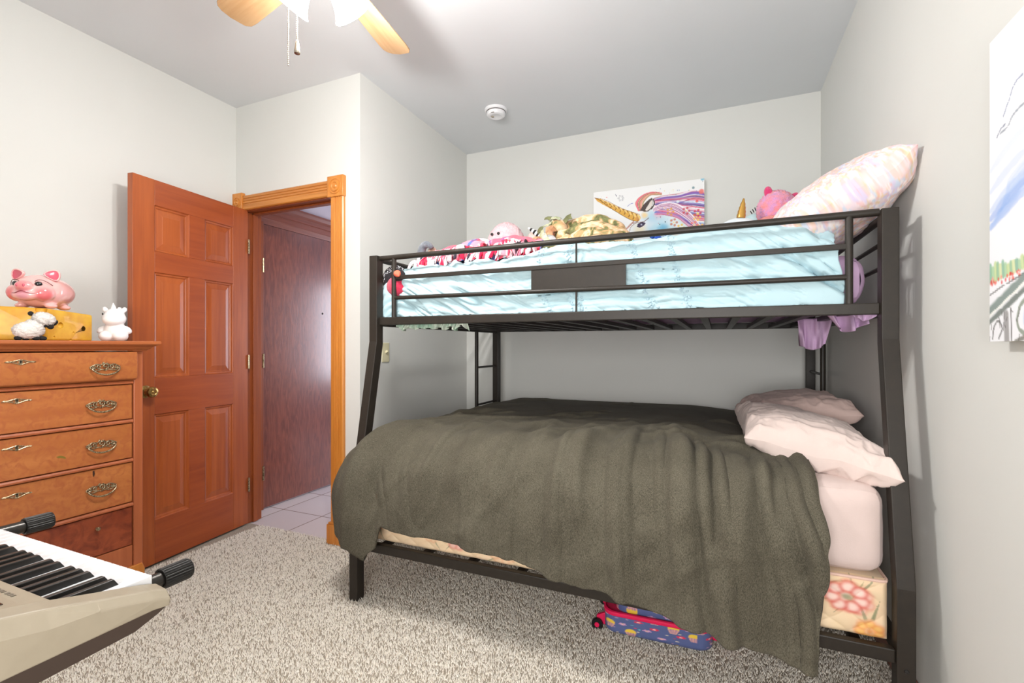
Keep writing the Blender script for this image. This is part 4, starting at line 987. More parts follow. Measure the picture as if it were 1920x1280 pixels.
def duvet():
    nu, nv = 560, 380
    XF, RX, YFr, RY = -1.30, .29, 1.83, .135
    # flat-sheet coordinates: s runs from the foot hem to the right edge, t from the wall to the front hem
    hx = [-1.62, -1.5, -1.33, -1.15, -.95, -.72, -.48, -.34, -.15, .08, .28]; hz = [.335, .325, .395, .385, .385, .365, .33, .315, .27, .245, .20]
    S, T = np.meshgrid(np.linspace(0, 1, nu), np.linspace(0, 1, nv), indexing='ij')
    xr = np.interp(T, [0, .45, .62, .8, 1], [.16, .20, .285, .30, .275])     # right edge
    left = .60                                                              # length hanging over the foot end
    Xs = XF - left + (xr - (XF - left)) * S
    sx = np.maximum(XF - Xs, 0)
    dropz = .752 - np.interp(np.maximum(Xs, -1.62), hx, hz)                 # drop wanted at the front hem
    Lf = dropz - RY + RY * PI / 2
    yback = 3.30
    tot = (yback - YFr) + Lf
    q = T * tot; sy = np.maximum(q - (yback - YFr), 0)
    # radial drape about the corner
    s = np.hypot(sx, sy); ang = np.arctan2(sy, sx + 1e-9); r = RX + (RY - RX) * sstep(.25, 1.35, ang)
    lim = np.interp(ang, [0, .5, .9, 1.25, PI / 2], [.56, .62, .62, .55, 9.0])
    s2 = np.minimum(s, lim)
    out, drop = fold(s2, r)
    dx = np.where(s > 1e-6, sx / (s + 1e-9), 0); dy = np.where(s > 1e-6, sy / (s + 1e-9), 0)
    X = np.where(Xs > XF, Xs, XF) - dx * out; Y = np.minimum(yback, np.maximum(yback - q, YFr)) - dy * out
    crown = .035 * np.sin(PI * np.clip((Y - 1.75) / 1.5, 0, 1)) * sstep(-1.62, -1.0, X) * (1 - .6 * sstep(-.3, .25, X))
    Zt = .756 + crown - .03 * sstep(-.2, .25, X)
    Z = Zt - drop
    fr = sstep(0, .25, sy)
    Y = Y - fr * (.012 + .022 * np.sin(PI * np.clip((Z - .2) / .6, 0, 1)))
    P = np.stack([X, Y, Z], -1); n = normals(P); n *= np.sign((n[..., 2:3] * 1 - n[..., 1:2] * .8 - n[..., 0:1] * .3).mean() + 1e-9)
    # folds: long pleats falling over the front, softer swirls across the top
    wx = X + .10 * (fbm(X * 2.2 + 7, q * 1.3, 2, 3) - .5)
    tilt = .35 * sstep(-1.0, -1.5, X) - .12 * sstep(-.6, .2, X)
    pl = ridge((wx + tilt * (q - 1.2)) * 5.2, q * .55, 2, 11) ** 2 - .35
    pl2 = ridge((wx + tilt * (q - 1.2)) * 11.0, q * 1.0 + 4, 2, 21) ** 3 - .3
    right = sstep(-.75, .1, X)
    near = sstep(1.0, 1.55, q)
    D = near * (.062 * pl * (.6 + .5 * right) + .058 * pl2 * (.5 + .7 * right))
    tw = ridge(X * 2.6 + 1.2 * q, q * 3.4 - X * 1.3, 2, 31) ** 3 - .3
    tw2 = ridge((X * .7 + q) * 8 + 2 * fbm(X * 3, q * 3, 2, 5), (q - X) * 1.6, 2, 41) ** 4 - .2
    bk = 1 - .75 * sstep(2.3, 2.8, Y); D += (1 - near * .6) * bk * (.034 * tw + .032 * tw2)
    # bunching near the pillows
    bx = np.exp(-((X - .02) ** 2 / .05 + (Y - 1.95) ** 2 / .03)); D += bx * .028 * (ridge(X * 11 + q * 2, q * 3, 2, 51) - .5)
    fine = ridge((X * .9 + tilt * q) * 24 + 2.5 * fbm(X * 4, q * 3, 2, 63), q * 2.4 + X * 2, 2, 65) ** 5
    D += .003 * (fbm(X * 16, q * 16, 3, 61) - .5) - .008 * fine * (.35 + .65 * near) * sstep(.35, .6, fbm(X * 2.4, q * 2.0, 2, 71))
    D = D + .020 * near; wz = sstep(.60, .68, Z) * sstep(-1.2, -1.0, X); D = D * (1 - wz) + np.maximum(D, .002 + .004 * right) * wz
    for _ in range(3):
        Dp = np.pad(D, 1, mode='edge'); D = (Dp[1:-1, 1:-1] * 2 + Dp[:-2, 1:-1] + Dp[2:, 1:-1] + Dp[1:-1, :-2] + Dp[1:-1, 2:]) / 6
    P = P + n * (D + .008)[..., None]
    P[..., 2] += .012 * (fbm(X * 7, T * 0, 2, 77) - .5) * sstep(.7, 1, T)
    P[..., 0] += .030 * (fbm(q * 5, S * 0, 3, 83) - .5) * sstep(.85, 1, S)
    P[..., 2] = np.where((sy > .3) & (P[..., 2] < .02), .02, P[..., 2])
    # soft turned-under hem: thicker roll at the edge
    mb = MB().grid(P)
    o = thing('duvet', 'rumpled olive grey duvet spread over the lower bunk, hanging over the front', 'duvet', (-.6, 2.4, .75))
    d = mb.build('duvet_cover', m_dv, o, ang=180, solid=.014, soff=-1.0, orient=False)
    d.modifiers['solid'].use_rim = True
    sm = MB(); k = int(nv * .955); row = P[40:, k] + n[40:, k] * .0015
    sm.tube([tuple(a) for a in row[::3]], .0016, 6).build('hem_seam', plain('seam_thread', (58, 55, 45), 1.0, spec=.05), o)
    return P
DUV = duvet()

# ------------------------------------------------------------------ pillows
def pillow(name, label, m, c, R, L_, W_, T_, seed, parent_mat_attr=None, puff=.47, wr=.012, n=120, colf=None, tuck=.03, sag=0.0):
    U, V = np.meshgrid(np.linspace(-1, 1, n), np.linspace(-1, 1, n), indexing='ij')
    def side(sg):
        e = np.clip((1 - np.abs(U) ** 2.6) * (1 - np.abs(V) ** 2.6), 0, 1) ** puff
        pinch = 1 - .09 * (np.abs(U) ** 2) * (1 - np.abs(V) ** 4) * 0 - .07 * (1 - np.abs(V) ** 2) * 0
        x = U * L_ / 2 * (1 - .10 * (1 - V ** 2) * np.abs(U) ** 3 * 1.0); y = V * W_ / 2 * (1 - .10 * (1 - U ** 2) * np.abs(V) ** 3)
        z = sg * T_ / 2 * e
        rim = 1 - e
        w = wr * ((ridge(U * 3 + seed, V * 3 + sg, 3, seed) - .5) * 1.6 * (.4 + rim) + (ridge(U * 1.5 - V * 2 + seed, V * 6 + U, 2, seed + 5) - .5) * rim * 1.3)
        z = z + sg * w * (e > 0) * sstep(0, .25, e) + sag * (U ** 2) + tuck * rim * (vn(U * 3 + 9, V * 3, seed + 9) - .5)
        return np.stack([x, y, z], -1)
    mb = MB()
    for sg in (1, -1):
        P = side(sg) @ np.array(R).T + np.array(c)
        mb.grid(P, None if colf is None else colf(U, V, sg), flip=(sg < 0))
    o = tag(mb.build(name, m, None, ang=180, orient=False), label, 'pillow')
    return o
def basis(u, v):
    u = np.array(u, float); u /= np.linalg.norm(u); v = np.array(v, float); v -= u * (v @ u); v /= np.linalg.norm(v)
    return np.stack([u, v, np.cross(u, v)], 1)
def skew(u, v):
    u = np.array(u, float); u /= np.linalg.norm(u); v = np.array(v, float); v /= np.linalg.norm(v); w_ = np.cross(u, v); return np.stack([u, v, w_ / np.linalg.norm(w_)], 1)
p_ = pillow('pillow', 'pale blush pillow lying in front on the lower bunk, its corner over the bed post', M['pillow_a'], (.293, 2.150, .812), skew((.86, -.48, -.12), (-.03, 1, .03)), .48, .60, .19, 3, wr=.024)
p_ = pillow('pillow', 'dusky pink pillow behind the blush pillow near the lower bunk wall', M['pillow_b'], (.318, 2.66, .856), skew((.96, -.22, .16), (0, 1, 0)), .46, .64, .17, 8, wr=.02)
def pastel(U, V, sg):
    c = np.ones(U.shape + (3,)) * np.array(lin((226, 206, 208))[:3])
    def mixc(mask, col, a):
        m_ = (np.clip(mask, 0, 1) * a)[..., None]; return c * (1 - m_) + np.array(lin(col)[:3]) * m_
    c = mixc(sstep(.5, .68, fbm(U * 9 + 3, V * 13, 3, 1)), (200, 190, 218), .8); c = mixc(sstep(.52, .66, fbm(U * 11 + 13, V * 15, 3, 2)), (230, 186, 170), .5)
    c = mixc(sstep(.54, .66, fbm(U * 12 + 23, V * 17, 3, 3)), (192, 206, 222), .8); c = mixc(sstep(.6, .68, fbm(U * 22 + 33, V * 30, 2, 4)), (226, 196, 136), .6)
    c = mixc(sstep(.58, .66, fbm(U * 20 + 43, V * 28, 2, 5)), (232, 222, 220), .9); c = mixc(sstep(.62, .68, fbm(U * 24 + 53, V * 32, 2, 6)), (224, 160, 152), .4)
    return c
p_ = pillow('pillow', 'pastel floral pillow propped against the wall at the top bunk head', colattr('pastel_floral_cotton', .85, .15, .15, 160), (.385, 2.20, 1.668), skew((.83, -.16, .54), (-.02, 1, .03)), .46, .62, .25, 14, wr=.016, n=150, colf=pastel)

# ------------------------------------------------------------------ top bunk bedding
o = thing('upper_mattress', 'narrow mattress in a lilac sheet on the top bunk', 'mattress', (-.5, 2.45, 1.307))
rbox(-1.485, .470, 1.945, 3.19, 1.302, 1.485, .07, .0, wrink=.014, seed=3).build('lilac_sheet', M['lilac'], o, ang=180)
def flap(pts_top, pts_bot, name, m, par, amp=.012, seed=0, n=(40, 16)):
    T_ = np.array(curve(pts_top, 12)); B_ = np.array(curve(pts_bot, 12)); k = min(len(T_), len(B_)); T_, B_ = T_[:k], B_[:k]
    v = np.linspace(0, 1, n[1]); P = T_[:, None] * (1 - v)[None, :, None] + B_[:, None] * v[None, :, None]
    P[..., 1] += amp * 2 * (vn(np.arange(k)[:, None] * .35 + seed, v[None] * 1.2, seed) - .5) * (.3 + v[None])
    return MB().grid(P).build(name, m, par, ang=180, solid=.002)
flap([(.325, 2.42, 1.285), (.39, 2.44, 1.285), (.455, 2.40, 1.285)], [(.335, 2.40, 1.165), (.385, 2.42, 1.148), (.425, 2.36, 1.175)], 'loose_sheet_end', M['lilac'], o, .05, 3)
flap([(.36, 2.05, 1.29), (.43, 2.02, 1.29), (.475, 1.99, 1.29)], [(.405, 2.10, 1.235), (.432, 2.04, 1.215), (.47, 1.98, 1.24)], 'loose_sheet_end', M['lilac'], o, .05, 9)
flap([(.415, 1.915, 1.29), (.455, 1.915, 1.29), (.49, 1.915, 1.29)], [(.42, 1.912, 1.268), (.447, 1.912, 1.248), (.48, 1.91, 1.262)], 'loose_sheet_end', M['lilac'], o, .02, 5)
zz = [(-1.42 + .02 * k, 1.905, 1.246 + (.012 if k % 3 == 0 else -.004) + .008 * sin(k * 1.9)) for k in range(20)]
flap([(p[0], 1.905, 1.29) for p in zz], zz, 'loose_sheet_end', M['green_print'], o, .02, 7)

def coverlet():
    nu, nv = 620, 210
    XF, RX, YFr, RY, ZT = -1.40, .13, 1.985, .07, 1.535
    S, T = np.meshgrid(np.linspace(0, 1, nu), np.linspace(0, 1, nv), indexing='ij')
    xr = np.interp(T, [0, .8, .9, 1], [.34, .375, .395, .39])
    Xs = (XF - .32) + (xr - (XF - .32)) * S
    top = np.interp(Xs, [-1.6, -1.42, -1.2, -1.0, -.75, -.56, -.3, -.05, .15, .3, .4], [1.525, 1.53, 1.54, 1.547, 1.562, 1.588, 1.582, 1.592, 1.590, 1.570, 1.54])
    yb = 3.16; Lf = top - 1.302 - RY + RY * PI / 2 + .004 * np.sin(Xs * 9)
    # rows are spread so that most of them lie on the visible front
    tt = np.where(T < .35, T / .35 * (yb - YFr - .2), 0); f0 = yb - YFr - .2
    q = np.where(T < .35, T / .35 * f0, f0 + (T - .35) / .65 * (.2 + Lf))
    sx = np.maximum(XF - Xs, 0); sy = np.maximum(q - (yb - YFr), 0)
    s = np.hypot(sx, sy); ang = np.arctan2(sy, sx + 1e-9); r = RX + (RY - RX) * sstep(.3, 1.3, ang)
    lim = np.interp(ang, [0, .8, PI / 2], [.28, .30, 9.0]); out, drop = fold(np.minimum(s, lim), r)
    dx = np.where(s > 1e-6, sx / (s + 1e-9), 0); dy = np.where(s > 1e-6, sy / (s + 1e-9), 0)
    X = np.where(Xs > XF, Xs, XF) - dx * out; Y = np.minimum(yb, np.maximum(yb - q, YFr)) - dy * out; Z = top - drop
    P = np.stack([X, Y, Z], -1); n = normals(P); n *= np.sign((n[..., 2] - n[..., 1]).mean())
    bands = [(-.69, -.70, -.64), (-.57, -.555, -.50), (-.31, -.275, -.225), (-.175, -.145, -.095)]
    def bandx(b_, z): return np.interp(z, [1.30, 1.45, 1.58], [b_[2], b_[1], b_[0]])
    near = np.zeros_like(X)
    for b_ in bands: near = np.maximum(near, np.exp(-np.abs(X - bandx(b_, Z)) / .12))
    front = sstep(.25, .5, T)
    ruch = ridge(X * 3.2, q * 46 + 2.5 * fbm(X * 4, q * 6, 2, 3), 2, 5) - .5
    diag = ridge(X * 3.0 + q * 2.2, (q * 1.5 - X * .9) * 13, 3, 9) - .5
    broad = fbm(X * 5, q * 9, 3, 15) - .5
    leftside = sstep(-.6, -1.1, X); rightside = sstep(.0, .25, X)
    ruch = np.sign(ruch) * np.abs(ruch * 2) ** .8 * .5; D = front * (.030 * ruch * (.4 + .6 * near) * (1 - leftside * .7) + .052 * diag * (.4 + .6 * leftside + .8 * rightside) + .026 * broad)
    D = D - np.where(Y - n[..., 1] * 0 < 1.96, np.maximum(D - .018, 0), 0)
    P = P + n * D[..., None]
    # the hem spills over the frame rail here and there
    hem = sstep(.93, 1.0, T) * np.clip(np.sin(X * 7.3 + 1.0) * 1.3 - .4, 0, 1); P[..., 1] -= .0 * hem; P[..., 2] -= .002 * hem
    # bunched gather at the head end
    g = sstep(.22, .36, X) * front; P += n * (g * .030 * (ridge(X * 16, q * 18, 2, 33) - .5))[..., None]; P[..., 1] = np.maximum(P[..., 1], 1.8985); P[..., 2] = np.maximum(P[..., 2], 1.306)
    o = thing('coverlet', 'pale aqua ruched coverlet with ruffle strips on the top bunk', 'coverlet', (-.5, 2.45, 1.53))
    MB().grid(P).build('coverlet_cloth', M['aqua'], o, ang=180, solid=.004, soff=-1, orient=False)
    for bi, b_ in enumerate(bands + [(-.6, -.58, -.535)]):
        rf = MB()
        for j in range(int(nv * .30), nv - 1):
            for rep in range(2):
                z = P[nu // 2, j, 2]
                if bi == 4 and z > 1.40: continue
                xb = bandx(b_, z) + RNG.normal(0, .0085 if bi < 4 else .005); i = int(np.argmin(np.abs(P[:, j, 0] - xb)))
                if RNG.random() < .62: rf.ell(P[i, j] + n[i, j] * (.003 + .003 * RNG.random()), np.array([.0048, .004, .0042]) * (.7 + .6 * RNG.random()), None, 8, 5)
        rf.build('ruffle_strip', M['aqua_knot'], o, ang=180)
    return P
COV = coverlet()
def cov_z(x, y):
    d = (COV[..., 0] - x) ** 2 + (COV[..., 1] - y) ** 2; i = np.unravel_index(np.argmin(d), d.shape); return COV[i][2]

# ------------------------------------------------------------------ things on the top bunk
def fleece():
    nu, nv = 220, 90
    U, V = np.meshgrid(np.linspace(0, 1, nu), np.linspace(0, 1, nv), indexing='ij')
    X = -1.40 + (.66) * U; Y = 2.40 - .40 * V
    hgt = np.interp(U, [0, .06, .2, .45, .75, .95, 1], [.06, .12, .155, .165, .155, .13, .09])
    prof = np.interp(V, [0, .12, .35, .6, .8, .93, 1], [.1, .75, 1, .96, .80, .46, .14])
    base = np.interp(X, [-1.5, -1.2, -1.0, -.7], [1.525, 1.54, 1.547, 1.565])
    Z = base + hgt * prof + .035 * (fbm(U * 7, V * 3, 3, 5) - .5) + .02 * (ridge(U * 9, V * 2, 2, 6) - .5)
    c = np.ones(X.shape + (3,)) * np.array(lin((240, 92, 116))[:3])
    def mk(f, lo, hi, col):
        nonlocal c
        m_ = sstep(lo, hi, f)[..., None]; c = c * (1 - m_) + np.array(lin(col)[:3]) * m_
    mk(fbm(U * 9 + 5, V * 5, 3, 7), .5, .62, (244, 140, 156)); mk(fbm(U * 14 + 2, V * 6, 3, 8), .64, .67, (244, 232, 234)); mk(fbm(U * 18, V * 8, 3, 9), .67, .69, (226, 40, 76))
    mk(fbm(U * 16 + 9, V * 7, 3, 10), .66, .685, (90, 116, 186)); mk(fbm(U * 20 + 4, V * 9, 3, 12), .69, .705, (122, 82, 140))
    for (u0, v0, r0) in ((.62, .38, .055), (.2, .45, .05)):      # drawn daisies
        du, dv = (U - u0) * .66, (V - v0) * .40; d = np.hypot(du, dv); a = np.arctan2(dv, du)
        rr = r0 * (.62 + .38 * np.abs(np.cos(3 * a))); ln = np.exp(-((d - rr) / .0025) ** 2) + np.exp(-((d - .012) / .002) ** 2)
        c = c * (1 - np.clip(ln, 0, 1)[..., None]) + np.array(lin((104, 54, 104))[:3]) * np.clip(ln, 0, 1)[..., None]
    o = thing('fleece_blanket', 'crumpled pink patterned fleece blanket with knotted fringe on the top bunk', 'blanket', (-1.07, 2.2, 1.55))
    m = colattr('printed_fleece', .95, .1, .25, 300, sheen=.2)
    MB().grid(np.stack([X, Y, Z], -1), c).build('fleece', m, o, ang=180, solid=.006, soff=-1)
    fr = MB(); pal = [(240, 70, 96), (246, 190, 196), (248, 240, 240), (226, 34, 70), (246, 226, 230), (60, 50, 62), (236, 110, 132), (246, 206, 212), (250, 236, 236), (206, 30, 70), (240, 150, 165), (248, 240, 240)]
    for k in range(170):
        u = RNG.uniform(.02, .985); x = -1.40 + .66 * u; vv = RNG.uniform(.89, .985)
        i, j = int(u * (nu - 1)), int(vv * (nv - 1)); p0 = np.array([X[i, j], Y[i, j], Z[i, j] + .006])
        zb = np.interp(x, [-1.5, -1.2, -1.0, -.7], [1.53, 1.545, 1.552, 1.57])
        L = RNG.uniform(.045, .075); w_ = RNG.uniform(.008, .013); dxn = RNG.uniform(-.8, .8); pts = []; a0 = RNG.uniform(0, 3); tw = RNG.uniform(-2.5, 2.5)
        for q in range(7):
            t = q / 6; c0 = p0 + np.array([dxn * L * t * .7, -.045 * t - .012 * sin(t * 3), -L * t * .55 + .020 * sin(t * PI)]); c0[2] = max(c0[2], zb + .004)
            d_ = np.array([cos(a0 + tw * t), .3, sin(a0 + tw * t) * .8]); pts += [c0 - d_ * w_, c0 + d_ * w_]
        F = [(2 * q, 2 * q + 1, 2 * q + 3, 2 * q + 2) for q in range(6)]
        fr.add(pts, F, lin(pal[int(RNG.integers(len(pal)))])[:3])
    fr.build('fringe', m, o, ang=180, solid=.003)
fleece()
def plush(name, col, col2=None, bs=350): return plain(name, col, 1.0, spec=.05, col2=col2, nscale=40, bumps=.9, bscale=bs, bdist=.006, sheen=.4)
o = thing('plush_toy', 'grey fuzzy arched plush at the left end of the pink blanket', 'plush toy', (-1.43, 2.14, 1.53))
arc = [(-1.392 - .036 * sin(a) * 1.1, 2.12 - .01 * cos(a), 1.637 + .058 * cos(a)) for a in np.linspace(-.9, 2.9, 22)]
MB().tube(arc, [.012 + .009 * sin(PI * k / 21) for k in range(22)], 14).build('fuzzy_rim', plush('grey_fur', (132, 138, 146), (92, 98, 108)), o, ang=180)
MB().ell((-1.375, 2.14, 1.625), (.034, .03, .062), None, 24, 14).build('brown_lining', plush('tan_fur', (176, 140, 120)), o, ang=180)
MB().ell((-1.39, 2.13, 1.555), (.04, .05, .032), None, 24, 14).build('body', plush('grey_fur_body', (140, 144, 150)), o, ang=180)
o = thing('plush_toy', 'pale pink fluffy plush with black eyes behind the pink blanket', 'plush toy', (-1.15, 2.58, 1.55))
m_f = plush('pale_pink_fur', (244, 206, 210), (236, 188, 196), 220)
MB().ell((-1.145, 2.58, 1.745), (.115, .10, .145), None, 80, 50, fur=.09).build('head', m_f, o, ang=180)
MB().ell((-1.10, 2.60, 1.63), (.13, .12, .095), None, 60, 40, fur=.08).build('body', m_f, o, ang=180)
m_eye = plain('black_bead_eye', (16, 14, 16), .1, coat=.6)
for x in (-1.196, -1.152): MB().ell((x, 2.484 + .006 * (x < -1.17), 1.824 - .012), (.009, .007, .009), None, 14, 8).build('eye', m_eye, o, ang=180)
o = thing('plush_toy', 'cream pink fuzzy plush between pink blanket and striped horn', 'plush toy', (-1.0, 2.62, 1.55))
MB().ell((-.985, 2.62, 1.70), (.055, .06, .135), None, 50, 36, fur=.09).build('body', plush('cream_pink_fur', (240, 214, 206), (232, 196, 186), 220), o, ang=180)
o = thing('plush_toy', 'white plush with black and white striped horn behind the blankets', 'plush toy', (-.84, 2.5, 1.56))
MB().ell((-.835, 2.5, 1.665), (.075, .08, .105), None, 30, 20).build('head', plush('white_plush', (236, 234, 236)), o, ang=180)
hb, hw = MB(), MB(); A_, B_ = np.array((-.868, 2.48, 1.752)), np.array((-.962, 2.47, 1.822))
for k in range(9):
    t0, t1 = k / 9, (k + 1) / 9; r0, r1 = .021 * (1 - t0) + .004, .021 * (1 - t1) + .004
    (hb if k % 2 else hw).tube([A_ + (B_ - A_) * t0, A_ + (B_ - A_) * (t0 + t1) / 2, A_ + (B_ - A_) * t1], [r0, (r0 + r1) / 2 + .002, r1], 16)
hw.build('horn', plain('white_felt', (240, 238, 236), .9), o, ang=40); hb.build('horn_stripes', plain('black_felt_stripe', (28, 26, 28), .9), o, ang=40)

# camouflage blanket rolled up with leaf-cut patches
m_camo, nt, b = newmat('woodland_camouflage_cloth')
v = coords(nt, (1, 1, 1)); n1 = N(nt, 'ShaderNodeTexNoise', i_Scale=16.0, i_Detail=4.0, i_Distortion=1.0); nt.links.new(v, n1.inputs['Vector'])
nt.links.new(ramp(nt, n1.outputs[0], [(.30, lin((74, 60, 44))), (.41, lin((118, 122, 82))), (.48, lin((190, 152, 110))), (.56, lin((226, 200, 170))), (.66, lin((204, 150, 116)))]), b.inputs['Base Color'])
b.inputs['Roughness'].default_value = .9; b.inputs['Specular IOR Level'].default_value = .1
def camo():
    o = thing('camouflage_blanket', 'rolled camouflage blanket with leaf-cut patches on the top bunk', 'blanket', (-.6, 2.3, 1.57))
    def roll(pts, r, s=0):
        C_ = curve(pts, 10); k = len(C_); rr = [r * (1 + .25 * (vn(i * .3, 0, s) - .5)) * min(1, .35 + 4 * min(i, k - 1 - i) / k) for i in range(k)]
        P = MB(); P.tube(C_, rr, 18); return P
    rolls = MB()
    for (pts, r, s) in (
        ([(-.74, 2.30, 1.76), (-.66, 2.26, 1.745), (-.58, 2.26, 1.765), (-.50, 2.27, 1.755), (-.43, 2.26, 1.715), (-.38, 2.26, 1.665)], .034, 1),
        ([(-.73, 2.24, 1.72), (-.66, 2.20, 1.69), (-.56, 2.20, 1.715), (-.48, 2.20, 1.70), (-.40, 2.21, 1.66), (-.34, 2.22, 1.615)], .038, 2),
        ([(-.70, 2.16, 1.66), (-.62, 2.14, 1.645), (-.53, 2.13, 1.665), (-.44, 2.14, 1.65), (-.34, 2.16, 1.62)], .040, 3),
        ([(-.72, 2.10, 1.605), (-.62, 2.08, 1.60), (-.52, 2.08, 1.625), (-.42, 2.09, 1.625)], .030, 4),
        ([(-.62, 2.33, 1.70), (-.50, 2.34, 1.70), (-.38, 2.33, 1.64)], .06, 5),
        ([(-.74, 2.25, 1.66), (-.6, 2.25, 1.63), (-.4, 2.25, 1.61)], .06, 6)):
        R_ = roll(pts, r, s); rolls.add(np.concatenate(R_.V), R_.F)
    rolls.build('rolled_cloth', m_camo, o, ang=180)
    MB().ell((-.705, 2.22, 1.745), (.045, .04, .035), Ry(.4), 24, 14).ell((-.755, 2.16, 1.63), (.06, .05, .035), None, 24, 14).ell((-.775, 2.12, 1.60), (.05, .045, .03), None, 24, 14).build('bunched_cloth', m_camo, o, ang=180)
    pale = plain('pale_leaf_cloth', (196, 196, 170), .9, col2=(150, 156, 122), nscale=30); grn = plain('green_leaf_cloth', (112, 116, 78), .9, col2=(84, 84, 54), nscale=30); tan = plain('tan_leaf_cloth', (206, 168, 130), .9, col2=(150, 104, 72), nscale=30)
    leafs = [(-.735, 2.20, 1.785, 0), (-.752, 2.19, 1.80, 1), (-.715, 2.19, 1.795, 0), (-.66, 2.20, 1.79, 1), (-.76, 2.19, 1.765, 0), (-.79, 2.18, 1.745, 1), (-.775, 2.16, 1.72, 0), (-.80, 2.15, 1.70, 2), (-.76, 2.15, 1.69, 0), (-.735, 2.13, 1.665, 1), (-.785, 2.13, 1.665, 2), (-.815, 2.12, 1.65, 1), (-.755, 2.11, 1.635, 0), (-.72, 2.09, 1.62, 1), (-.79, 2.10, 1.625, 2), (-.82, 2.09, 1.615, 2), (-.70, 2.06, 1.60, 0), (-.745, 2.06, 1.595, 1), (-.67, 2.05, 1.60, 0), (-.78, 2.07, 1.59, 2), (-.70, 2.11, 1.645, 1), (-.735, 2.17, 1.735, 2)]
    for i, (x, y, z, k) in enumerate(leafs):
        z -= .014; y += .012
        R = Rz(RNG.uniform(-1, 1)) @ Rx(RNG.uniform(.4, 1.5)) @ Rz(RNG.uniform(0, 6)); s = RNG.uniform(.022, .034)
        sh = [(0, -1, 0), (.5, -.5, .12), (.95, -.25, -.1), (.6, .25, .15), (.35, .9, .0), (0, .6, .2), (-.4, .95, .0), (-.6, .2, .15), (-1, -.1, -.1), (-.5, -.5, .12)]
        V = [np.array((x, y, z)) + R @ (s * np.array(p)) for p in sh] + [np.array((x, y, z)) + R @ (s * np.array((0, 0, .3)))]
        MB().add(V, [(j, (j + 1) % 10, 10) for j in range(10)]).build('leaf_patch', (pale, grn, tan)[k], o, smooth=False, solid=.0025)
camo()
o = thing('plush_toy', 'blue shaggy toy with teal base behind coverlet, below the unicorn canvas', 'plush toy', (-.24, 2.42, 1.585))
bl = MB()
for k in range(60): bl.ell((-.235 + RNG.normal(0, .038), 2.40 + RNG.normal(0, .02), 1.672 + RNG.normal(0, .012)), (.016, .008, .007), Rz(RNG.uniform(-1, 1)) @ Ry(RNG.uniform(-.6, .6)), 10, 6)
bl.build('shaggy_top', plain('cobalt_yarn', (46, 104, 206), .9, col2=(28, 66, 160)), o, ang=180)
MB().ell((-.24, 2.43, 1.635), (.105, .07, .055), None, 30, 18).build('teal_base', plush('teal_plush', (24, 140, 140), (18, 104, 110)), o, ang=180)
MB().ell((-.148, 2.41, 1.655), (.022, .03, .035), None, 20, 12).build('dark_tip', plush('dark_plush', (26, 28, 40)), o, ang=180)
o = thing('plush_toy', 'white unicorn plush with golden horn on the top bunk', 'plush toy', (.09, 2.3, 1.59))
MB().ell((.088, 2.32, 1.645), (.098, .09, .082), None, 36, 22).build('head', plush('soft_white_plush', (232, 240, 244), (222, 232, 240)), o, ang=180)
hz = [(.0185, 0), (.0175, .006), (.0185, .014), (.016, .02), (.0165, .03), (.0135, .037), (.014, .046), (.0105, .054), (.0105, .062), (.0065, .072), (.004, .084), (.0001, .088)]
MB().lathe(hz, (.096, 2.29, 1.718), Ry(.14), 20, close=False).build('horn', plain('gold_lame', (206, 160, 84), .28, metal=.9), o, ang=180)
MB().ell((.030, 2.235, 1.64), (.006, .004, .006), None, 10, 6).build('eye', m_eye, o, ang=180)
o = thing('plush_toy', 'pale blue plush with closed eyelashes beside the pink furry plush', 'plush toy', (.17, 2.5, 1.59))
MB().ell((.165, 2.5, 1.685), (.075, .07, .10), None, 36, 22).build('head', plush('pale_blue_plush', (196, 226, 230)), o, ang=180)
la = MB()
for k in range(4): la.tube([(.150 + .008 * k, 2.448, 1.772 + .006 * k), (.142 + .009 * k, 2.440, 1.784 + .007 * k)], .0022, 6)
la.build('eyelashes', m_eye, o)
o = thing('plush_toy', 'pink orange furry plush with magenta ears beside the floral pillow', 'plush toy', (.26, 2.4, 1.59))
m_pf = plush('coral_fur', (236, 140, 142), (206, 150, 200), 260)
MB().ell((.243, 2.40, 1.768), (.078, .075, .082), None, 80, 50, fur=.10).build('head', m_pf, o, ang=180)
MB().ell((.235, 2.36, 1.655), (.115, .10, .075), None, 80, 50, fur=.08).build('body', plush('orange_fur', (240, 140, 120), (226, 110, 120), 260), o, ang=180)
mg = plush('magenta_felt', (214, 54, 112))
for (x, y, z, rx) in ((.209, 2.37, 1.84, -.15), (.308, 2.40, 1.812, .7)): MB().ell((x, y, z), (.017, .012, .027), Ry(rx), 20, 12).build('ear', mg, o, ang=180)
o = thing('plush_toy', 'black and white patterned bird plush with orange beak at the top bunk corner', 'plush toy', (-1.455, 1.95, 1.40))
m_bp, nt, b = newmat('black_white_print_plush'); v = coords(nt); vo = N(nt, 'ShaderNodeTexVoronoi', i_Scale=120.0); nt.links.new(v, vo.inputs['Vector'])
n1 = N(nt, 'ShaderNodeTexNoise', i_Scale=14.0); nt.links.new(v, n1.inputs['Vector'])
a1 = ramp(nt, vo.outputs['Distance'], [(.34, (1, 1, 1, 1)), (.46, (0, 0, 0, 1))]); a2 = ramp(nt, n1.outputs[0], [(.48, (0, 0, 0, 1)), (.52, (1, 1, 1, 1))])
mm = N(nt, 'ShaderNodeMath', operation='MULTIPLY'); nt.links.new(a1, mm.inputs[0]); nt.links.new(a2, mm.inputs[1])
nt.links.new(ramp(nt, mm.outputs[0], [(.3, lin((30, 26, 30))), (.6, lin((232, 232, 236)))]), b.inputs['Base Color']); b.inputs['Roughness'].default_value = .95
MB().ell((-1.470, 1.955, 1.490), (.072, .052, .078), Ry(-.35), 40, 26).build('body', m_bp, o, ang=180)
